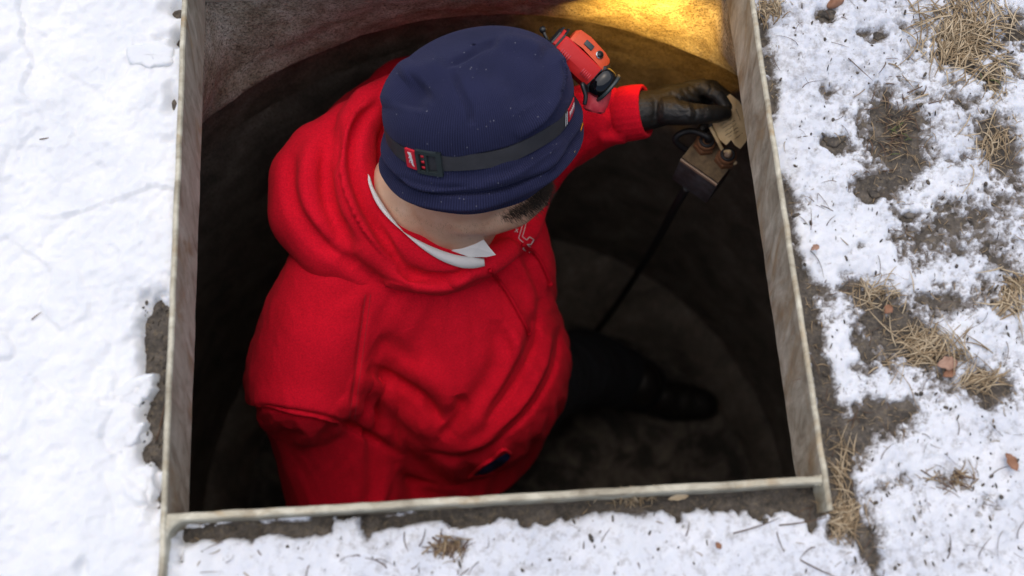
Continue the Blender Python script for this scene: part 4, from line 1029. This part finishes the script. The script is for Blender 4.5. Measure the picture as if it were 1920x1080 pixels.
# hinge bracket, black lens hood, red flap
lbody([(-30, -20), (-30, 8), (-10, 18), (14, 16), (24, 2), (22, -22)], [(40.5, 0.95, 0), (45, 1.0, 0), (52, 0.92, -2), (56, 0.7, -4)], 'bracket', M['plastic'], hl)
lc = lm(60, -5, 2)
lens_o = MB().ball(lc, (LA, LS, LN), (0.0145, 0.0195, 0.0175), 32, 20, 2.4).build('lens', M['lens'], hl)
MB().tube([lc+LA*0.010+LS*(0.019*math.cos(t))+LN*(0.016*math.sin(t)) for t in np.linspace(-0.4, math.pi+0.3, 25)], 0.0024, 8).build('bezel', M['buckle'], hl)
fl = MB(); R = []; fd = nrm(-UP*0.93-RT*0.2); fd = nrm(fd-LN*(fd @ LN)); fs = np.cross(fd, LN)
for a_, k in ((10, 1.0), (24, 1.04), (40, 1.0), (54, 0.88), (58, 0.6)):
    R.append([lc+fd*a_*0.00064+fs*(0.0155*k*math.cos(t))+LN*(-0.006+0.010*k*math.sin(t)) for t in np.linspace(0, 2*math.pi, 24, endpoint=False)])
fl.rings(R); fl.build('flap', M['lred2'], hl, True, 40)
# battery end: black loop with red insert, cable knob behind
lbody([(-22, -16), (-24, 2), (-12, 13), (8, 13), (18, 2), (16, -16)], [(-62, 0.75, -2), (-60, 0.95, -2), (-57, 1, -2)], 'end_loop', M['plastic'], hl)
lbody([(-20, -14), (-21, 2), (-11, 12), (7, 12), (16, 2), (14, -14)], [(-57, 0.95, -2), (-51, 0.95, -1)], 'end_insert', M['lred'], hl)
lbody([(-24, -18), (-26, 2), (-13, 15), (9, 15), (20, 2), (18, -18)], [(-51, 0.98, -1), (-47.5, 1.0, -1)], 'end_loop', M['plastic'], hl)
kb = at(1018, 56, zl+0.002); MB().ball(kb, ((1, 0, 0), (0, 1, 0), (0, 0, 1)), (0.0045, 0.0045, 0.0045), 14, 10).build('knob', M['plastic'], hl)
MB().tube(spline([kb, at(1026, 74, zl-0.002), at(1036, 86, zl-0.01), at(1048, 100, zl-0.018)], 6), 0.0024, 8).build('clip_arm', M['plastic'], hl)
MB().tube(spline([lm(48, -26, 4), at(1092, 158, zl-0.002), at(1098, 180, zl-0.008), at(1096, 196, zl-0.014)], 6), 0.0026, 8).build('clip_arm', M['plastic'], hl)
# its warm beam
spd = bpy.data.lights.new('headlamp_beam', 'SPOT'); spd.energy = 6.5; spd.color = (1.0, 0.52, 0.075); spd.spot_size = rad(82); spd.spot_blend = 1.0; spd.shadow_soft_size = 0.006
sp = bpy.data.objects.new('headlamp_beam', spd); C.objects.link(sp); sp.parent = hl
tip = lm(60, 46, 4); sp.location = (tip-np.array(hl.location)).tolist()
tgt = at(1225, -8, -0.22)
sp.rotation_euler = Vector((tip-tgt).tolist()).to_track_quat('Z', 'Y').to_euler()

# ------------------------------------------------------------------ splice box on the wall, its cable, the tag
zt = -0.300
A_, B_, C_, D_ = at(1274, 296, zt), at(1342, 346, zt), at(1386, 300, zt), at(1314, 252, zt)
ctr = (A_+B_+C_+D_)/4
ex = nrm((B_-A_)+(C_-D_)); ey = nrm(np.cross(Z3, ex)); hx = np.linalg.norm(B_-A_)/2; hy = np.linalg.norm(D_-A_)/2*0.96; hz = 0.036
box = thing('splice_box', 'small grimy square metal box with two rusty cable fittings hanging at the wall', 'junction box', ctr-Z3*2*hz)
bx_ = MB().box(ctr-Z3*hz, (ex, ey, Z3), (hx, hy, hz), 0.0018).build('body', M['boxm'], box, True, 30)
MB().box(ctr+Z3*0.0015, (ex, ey, Z3), (hx*0.98, hy*0.98, 0.0018), 0.0008).build('lid', M['boxtop'], box, True, 30)
fy = -ey if (ey @ (CAM-ctr)) < 0 else ey
fe = -1 if np.linalg.norm(ctr+ey*hy-(A_+B_)/2) > np.linalg.norm(ctr-ey*hy-(A_+B_)/2) else 1
MB().box(ctr+ey*fe*(hy+0.0008)-Z3*0.0035, (ex, ey, Z3), (hx*0.99, 0.0012, 0.0028), 0.0005).build('worn_edge', M['seal'], box, True, 30)
gp = []
for (px, py, r) in ((1321, 272, 0.0165), (1360, 298, 0.0160)):
    p = at(px, py, zt+0.006); g = MB().cyl(p-Z3*0.006, p+Z3*0.006, r, 6, r*0.97, 0.0015).build('fitting', M['rust'], box, True, 30)
    MB().cyl(p+Z3*0.006, p+Z3*0.014, r*0.82, 24, r*0.78, 0.0015).build('fitting_nut', M['rust'], g, True, 30)
    MB().tube([p+Z3*0.0145+np.array([math.cos(t), math.sin(t), 0])*r*0.52 for t in np.linspace(0, 2*math.pi, 25)], 0.0025, 8).build('fitting_seal', M['cable'], g)
    gp.append(p+Z3*0.012)
MB().tube(spline([gp[0]-Z3*0.004, gp[0]+Z3*0.012, at(1300, 246, -0.272), at(1277, 250, -0.275), at(1266, 262, -0.285), at(1280, 276, -0.298), at(1292, 284, -0.306)], 8), 0.0045, 10).build('cable_loop', M['cable'], box)
MB().cyl(gp[1]-Z3*0.004, gp[1]+Z3*0.010, 0.0055, 14, 0.0045, 0.001).build('plug', M['seal'], box)
wdir = nrm(np.array([ctr[0]-0.05, ctr[1]-0.125, 0])); far = np.array([0.05, 0.125, 0])+wdir*0.628; far[2] = ctr[2]-0.05
MB().tube([ctr-Z3*0.05, (ctr-Z3*0.05)*0.4+far*0.6, far], 0.006, 8).build('wall_bracket', M['rust'], box)
cb = MB().tube(spline([at(1288, 352, -0.372), at(1270, 380, -0.42), at(1252, 415, -0.52), at(1222, 470, -0.72), at(1190, 520, -0.95), at(1150, 580, -1.25), at(1118, 622, -1.46), at(1108, 640, -1.485)], 12), 0.0066, 12).build('cable', M['cable'])
recentre(cb, at(1108, 640, -1.485)); tag(cb, 'black cable running from the box down to the pit floor', 'cable')

tgz = {0: -0.252}
tpts = [(1356, 186), (1369, 176), (1384, 188), (1396, 204), (1400, 232), (1404, 258), (1397, 268), (1388, 279), (1378, 272), (1371, 262), (1362, 272), (1350, 262), (1338, 240), (1336, 230), (1348, 222)]
pt_ = [at(a, b, -0.262+0.006*math.sin(a*0.07)+0.0006*(b-230)*-0.3) for a, b in tpts]
c_ = np.mean(pt_, 0)+Z3*0.003; k = len(pt_); mb = MB()
mid = [(p+c_)/2+Z3*0.0015*math.sin(i*1.9) for i, p in enumerate(pt_)]; dn_ = Z3*0.0009
VV = [c_]+mid+pt_; n_ = len(VV); FF = [(0, 1+i, 1+(i+1) % k) for i in range(k)]+[(1+i, 1+k+i, 1+k+(i+1) % k, 1+(i+1) % k) for i in range(k)]
mb.add(VV+[p-dn_ for p in VV], FF+[tuple(n_+j for j in f[::-1]) for f in FF]+[(1+k+i, n_+1+k+i, n_+1+k+(i+1) % k, 1+k+(i+1) % k) for i in range(k)])
tg = thing('paper_tag', 'stained tan paper tag pinched by the black glove', 'tag', pt_[7])
sheet_o = mb.build('paper', M['tagp'], tg, True, 40)
bvT = BVHTree.FromPolygons([tuple(map(float, v)) for v in VV], FF)
mb = MB()
for (x0, y0, x1, y1) in ((1350, 236, 1372, 222), (1353, 242, 1378, 226), (1357, 248, 1380, 233), (1360, 254, 1384, 239), (1366, 257, 1386, 245), (1380, 205, 1388, 225), (1376, 262, 1392, 250), (1372, 200, 1380, 196)):
    P = []
    for u in np.linspace(0, 1, 7):
        a, na = raypt(bvT, x0+(x1-x0)*u, y0+(y1-y0)*u+math.sin(u*17+x0)*0.8)
        if a is not None: P.append(a+Z3*0.0002)
    if len(P) > 2: mb.tube(P, 0.00035, 4)
mb.build('scribble', M['ink'], tg)
MB().tube(spline([at(1332, 238, -0.262), at(1345, 262, -0.268), at(1356, 282, -0.28), gp[1]+Z3*0.012, at(1366, 296, -0.284), at(1380, 307, -0.290)], 8), [0.0034]*17+[0.0030]*24 if False else 0.0030, 8, 0.6).build('tie', M['tagp'], tg)

# ------------------------------------------------------------------ what lies on the ground
def blade(mb, p, ang_, ln, rise, r, curl):
    d = np.array([math.cos(ang_), math.sin(ang_), 0]); s_ = np.array([-d[1], d[0], 0]); P = []
    for u in np.linspace(0, 1, 6):
        P.append(np.asarray(p)+d*ln*u+s_*ln*curl*u*u+Z3*(rise*4*u*(1-u)*0.6+0.0012))
    mb.tube(P, np.array([1, 1, 0.95, 0.85, 0.6, 0.25])*r, 4, 0.45, (0, 0, 1))
def tuft(px, py, wx, wy, n, ln, label, a0=0.0, spread=3.2, mats=('straw', 'straw2'), r=0.00085, greens=0):
    n = int(n*1.9); r = r*0.72
    b = on_ground(px, py); t = thing('dry_grass_tuft', label, 'grass tuft', b, 'dry grass tufts in the patchy snow')
    for k, mn in enumerate(mats):
        mb = MB()
        for i in range(n//len(mats)):
            p = on_ground(px+rng.normal(0, wx*0.5), py+rng.normal(0, wy*0.5)); an_ = a0+spread*0.55*float(fbm(np.array([p[0]*30.0]), np.array([p[1]*30.0]), 2, 5)[0])*1.6+rng.normal(0, 0.45); L_ = ln*rng.uniform(0.3, 1.25); p = p-np.array([math.cos(an_), math.sin(an_), 0])*L_*0.5; blade(mb, p-Z3*0.001, an_, L_, rng.uniform(0.001, 0.012), r*rng.uniform(0.6, 1.3), rng.normal(0, 0.35))
        mb.build('blades', M[mn], t)['kind'] = 'stuff'
    if greens:
        mb = MB()
        for i in range(greens): blade(mb, on_ground(px+rng.normal(0, 14), py+rng.normal(0, 20)), rng.uniform(0, 6.3), ln*0.6, 0.008, r, 0.3)
        mb.build('green_blades', M['green'], t)['kind'] = 'stuff'
    return t
tuft(1805, 62, 75, 75, 260, 0.045, 'large matted clump of pale dry grass near the top right corner', 3.6, 3.0, r=0.0012)
tuft(1688, 250, 60, 85, 60, 0.022, 'dark earthy tuft with short straw and a few green blades', 0, 6.3, ('straw', 'root'), 0.0008, 7)
tuft(1740, 650, 75, 40, 90, 0.040, 'straw clump beside the pale dry leaf', 2.2, 4.2)
tuft(1645, 550, 50, 25, 40, 0.028, 'small straw clump on the soil above the pale leaf', 0, 5.0)
tuft(1898, 560, 30, 34, 50, 0.036, 'straw tuft cut by the right edge of the picture', 4.0, 3.4, r=0.0011)
tuft(1583, 975, 26, 36, 60, 0.026, 'brown straw clump at the outer corner of the steel frame', 1.6, 4.5)
tuft(1442, 18, 26, 22, 46, 0.024, 'straw clump against the top of the steel plate', 0.4, 5.0)
tuft(842, 1026, 34, 16, 44, 0.020, 'small olive straw tuft poking through the snow at the bottom', 0.5, 2.6, ('straw', 'root'), 0.0008)
tuft(1862, 150, 20, 42, 26, 0.030, 'thin wispy straw tuft with green tip below the matted clump', 4.9, 2.4, greens=3)
tuft(1860, 270, 50, 50, 36, 0.036, 'sparse straw on dark soil near the right edge', 5.2, 3.0, r=0.0009)
tuft(1835, 710, 40, 16, 34, 0.038, 'flat straw bunch right of the pale leaf', 5.9, 1.8)
tuft(1180, 932, 60, 8, 40, 0.016, 'broken straw against the near steel plate', 0.3, 5.5)
tuft(1790, 900, 50, 20, 24, 0.024, 'thin twiggy straw in the lower right snow', 0.6, 5.5, ('root', 'straw'))
tuft(1575, 880, 16, 60, 22, 0.034, 'long straw along the outside of the right steel plate', 1.7, 0.9)
# loose straw, twigs and roots nobody could count
mb = MB()
for i in range(170):
    px, py = rng.uniform(1440, 1915), rng.uniform(0, 1075)
    if px < 1440+py*0.14: px += 60
    blade(mb, on_ground(px, py), rng.uniform(0, 6.28), rng.uniform(0.004, 0.030), rng.uniform(0, 0.003), rng.uniform(0.0002, 0.0005), rng.normal(0, 0.5))
for i in range(26):
    px, py = rng.uniform(350, 1540), rng.uniform(990, 1078); blade(mb, on_ground(px, py), rng.uniform(0, 6.28), rng.uniform(0.004, 0.022), 0.001, rng.uniform(0.0003, 0.0006), rng.normal(0, 0.5))
for (a, b, an, ln) in ((1590, 110, -1.0, 0.038), (1740, 195, 0.1, 0.02), (1700, 175, 0.3, 0.03), (1375, 1000, 0.15, 0.05), (60, 600, 0.6, 0.012), (75, 262, 0.0, 0.018), (1460, 985, 0.0, 0.05), (1500, 1050, -0.6, 0.04), (300, 800, 1.3, 0.03), (296, 730, 1.7, 0.02), (292, 830, 1.2, 0.025)):
    blade(mb, on_ground(a, b), an, ln, 0.002, 0.0007, 0.1)
o = mb.build('loose_straw', M['root']); o['kind'] = 'stuff'; tag(o, 'loose bits of straw, twigs and roots strewn over the snow', 'straw')
mb = MB()
for i in range(900):
    px, py = (rng.uniform(1440, 1915), rng.uniform(0, 1075)) if i < 640 else ((rng.uniform(340, 1540), rng.uniform(915, 1078)) if i < 760 else (rng.uniform(268, 318), rng.uniform(560, 880)))
    if i < 640 and px < 1440+py*0.13: continue
    p = on_ground(px, py); s_ = abs(rng.normal(0, 1))*0.0011+0.0006
    if near_opening(p[0], p[1]) < 0.003: continue
    mb.ball(p+Z3*s_*0.2, (rng.normal(0, 1, 3), (0.2, 1, 0.1), (0, 0.1, 1)), (s_*rng.uniform(0.8, 1.7), s_, s_*0.7), 6, 4)
o = mb.build('soil_crumbs', M['clod']); o['kind'] = 'stuff'; tag(o, 'dark soil crumbs scattered over the melting snow', 'soil')
mb = MB()
for (px, py, rx, ry, dp) in BLOBS:
    if px < 1440 and py < 900: continue
    for i in range(int(min(26, rx*ry/110))):
        x_, y_ = px+rng.normal(0, rx*0.7), py+rng.normal(0, ry*0.7); p = on_ground(x_, y_)
        if near_opening(p[0], p[1]) < 0.004: continue
        blade(mb, p, rng.uniform(0, 6.28), rng.uniform(0.003, 0.013), 0.001, rng.uniform(0.0002, 0.0006), rng.normal(0, 0.5))
o = mb.build('straw_litter', M['straw']); o['kind'] = 'stuff'; tag(o, 'short pale straw litter on the bare soil patches', 'straw')
def lump(name, px, py, sx, sy, sz, m, label, cat, group=None, rot=0.0, seed=0, rough=0.35):
    p = on_ground(px, py); u_ = np.array([math.cos(rot), math.sin(rot), 0]); v_ = np.array([-u_[1], u_[0], 0]); V_ = []; F_ = []; nu, nv = 22, 10
    for i in range(nv+1):
        ph = math.pi*i/nv
        for j in range(nu):
            t_ = 2*math.pi*j/nu; d = np.array([math.sin(ph)*math.cos(t_), math.sin(ph)*math.sin(t_), math.cos(ph)])
            g = 1+rough*float(fbm(np.array([d[0]*1.7+d[2]+seed*3.1]), np.array([d[1]*1.7-d[2]*0.8+seed]), 4, seed)[0])
            V_.append(p+u_*sx*d[0]*g+v_*sy*d[1]*g+Z3*(sz*d[2]*g))
    for i in range(nv):
        for j in range(nu): F_.append((i*nu+j, (i+1)*nu+j, (i+1)*nu+(j+1) % nu, i*nu+(j+1) % nu))
    mb = MB().add(V_, F_); o = mb.build(name, m); recentre(o, p); return tag(o, label, cat, group)
G1 = 'soil clods lying on the snow'
lump('soil_clod', 1563, 262, 0.012, 0.008, 0.003, M['clod'], 'flat brown soil clod alone in clean snow left of the dark earthy tuft', 'soil clod', G1, 0.3, 1, 0.6)
lump('soil_clod', 1551, 27, 0.012, 0.007, 0.005, M['clod'], 'dark soil clod at the top near the steel plate', 'soil clod', G1, -0.3, 2, 0.6)
lump('soil_clod', 1645, 68, 0.009, 0.006, 0.004, M['clod'], 'lumpy soil clod left of the large matted grass clump', 'soil clod', G1, 0.2, 3, 0.6)
lump('soil_clod', 1637, 362, 0.006, 0.007, 0.003, M['clod'], 'small curled soil clod below the dark earthy tuft', 'soil clod', G1, 0.8, 4, 0.7)
lump('small_stone', 1705, 403, 0.0065, 0.0042, 0.004, M['rock'], 'small oval brown stone on the snow', 'stone', None, 0.1, 5)
lump('small_stone', 1607, 689, 0.005, 0.003, 0.003, M['rock'], 'tiny grey brown stone near the right steel plate', 'stone', None, 0.2, 6)
lump('small_stone', 1568, 2, 0.012, 0.007, 0.006, M['leaf'], 'reddish stone cut by the top edge of the picture', 'stone', None, 0.5, 7)
def leaf(px, py, ln, wd, rot, m, label):
    p = on_ground(px, py)+Z3*0.0035; u_ = np.array([math.cos(rot), math.sin(rot), 0]); v_ = np.array([-u_[1], u_[0], 0]); R = []
    for i in range(9):
        t_ = i/8; w_ = wd*(math.sin(math.pi*min(0.98, t_*0.96+0.02))**0.8)*(1+0.15*math.sin(i*2.3)); z_ = 0.003*math.sin(t_*3)+0.001*math.sin(i)
        R.append([p+u_*ln*(t_-0.5)+v_*w_*k_+Z3*(z_+0.0022*abs(k_)) for k_ in (-1, -0.5, 0, 0.5, 1)]+[p+u_*ln*(t_-0.5)+v_*w_*k_+Z3*(z_+0.0022*abs(k_)-0.0005) for k_ in (1, 0.5, 0, -0.5, -1)])
    o = MB().rings(R).build('dry_leaf', m); recentre(o, p); return tag(o, label, 'leaf', 'dry leaves')
leaf(1772, 684, 0.022, 0.0075, 0.1, M['pinkleaf'], 'pale pinkish dry leaf caught in a straw clump'); leaf(1775, 702, 0.015, 0.005, 0.4, M['leaf'], 'narrow orange brown leaf just below the pale leaf')
leaf(1891, 868, 0.020, 0.0055, -1.2, M['leaf'], 'curled red brown leaf on clean snow at the lower right'); leaf(1344, 1024, 0.008, 0.003, 2.2, M['leaf'], 'tiny red brown leaf scrap on the snow at the bottom')
leaf(1661, 583, 0.011, 0.005, 0.8, M['leaf'], 'orange leaf scrap on bare soil'); leaf(1525, 468, 0.010, 0.0035, 0.4, M['pinkleaf'], 'pale orange leaf scrap near the right steel plate')
leaf(1270, 934, 0.022, 0.003, 0.1, M['straw2'], 'flat tan husk against the near steel plate')
# broken slabs of crusted snow beside the left plate
def slab(poly, h, label, tilt=(0, 0)):
    P = [on_ground(*p) for p in poly]; c = np.mean(P, 0); zb = c[2]-0.006
    mb = MB(); k = len(P); tilt = (tilt[0]*0.7, tilt[1]*0.7); pts = np.array([P[i]+(P[(i+1) % k]-P[i])*u+rng.normal(0, 0.0009, 3)*(u > 0) for i in range(k) for u in (0, 0.2, 0.4, 0.6, 0.8)]); n_ = len(pts); R = []
    h = h*0.85
    for z_, s_ in ((-0.004, 1.1), (h*0.45, 1.0), (h*0.8, 0.93), (h*0.97, 0.80), (h*1.02, 0.55), (h, 0.22)):
        R.append([np.array([c[0]+(p[0]-c[0])*s_+0.001*math.sin(i*2.1+z_*900), c[1]+(p[1]-c[1])*s_+0.001*math.cos(i*1.7), zb+0.006*(z_ > 0)+z_+(p[0]-c[0])*tilt[0]+(p[1]-c[1])*tilt[1]]) for i, p in enumerate(pts)])
    mb.rings(R); o = mb.build('snow_slab', M['snow'], None, True, 50); recentre(o, (c[0], c[1], zb)); return tag(o, label, 'snow slab', 'broken snow slabs beside the left steel plate')
slab([(206, 730), (255, 708), (298, 705), (292, 738), (262, 762), (214, 768)], 0.008, 'thick snow slab jutting into the bare soil gap by the left plate', (-0.05, 0.04))
slab([(210, 800), (250, 798), (282, 796), (262, 830), (226, 850), (205, 830)], 0.006, 'ragged snow slab at the foot of the bare soil gap', (0.03, -0.05))
slab([(238, 880), (268, 872), (296, 880), (298, 930), (270, 955), (232, 948)], 0.007, 'broad snow slab beside the left end of the near plate', (0.03, 0.03))
slab([(240, 92), (300, 80), (328, 92), (325, 120), (280, 128), (245, 120)], 0.006, 'snow slab overhanging a dark gap near the top of the left plate', (0.04, 0.03))
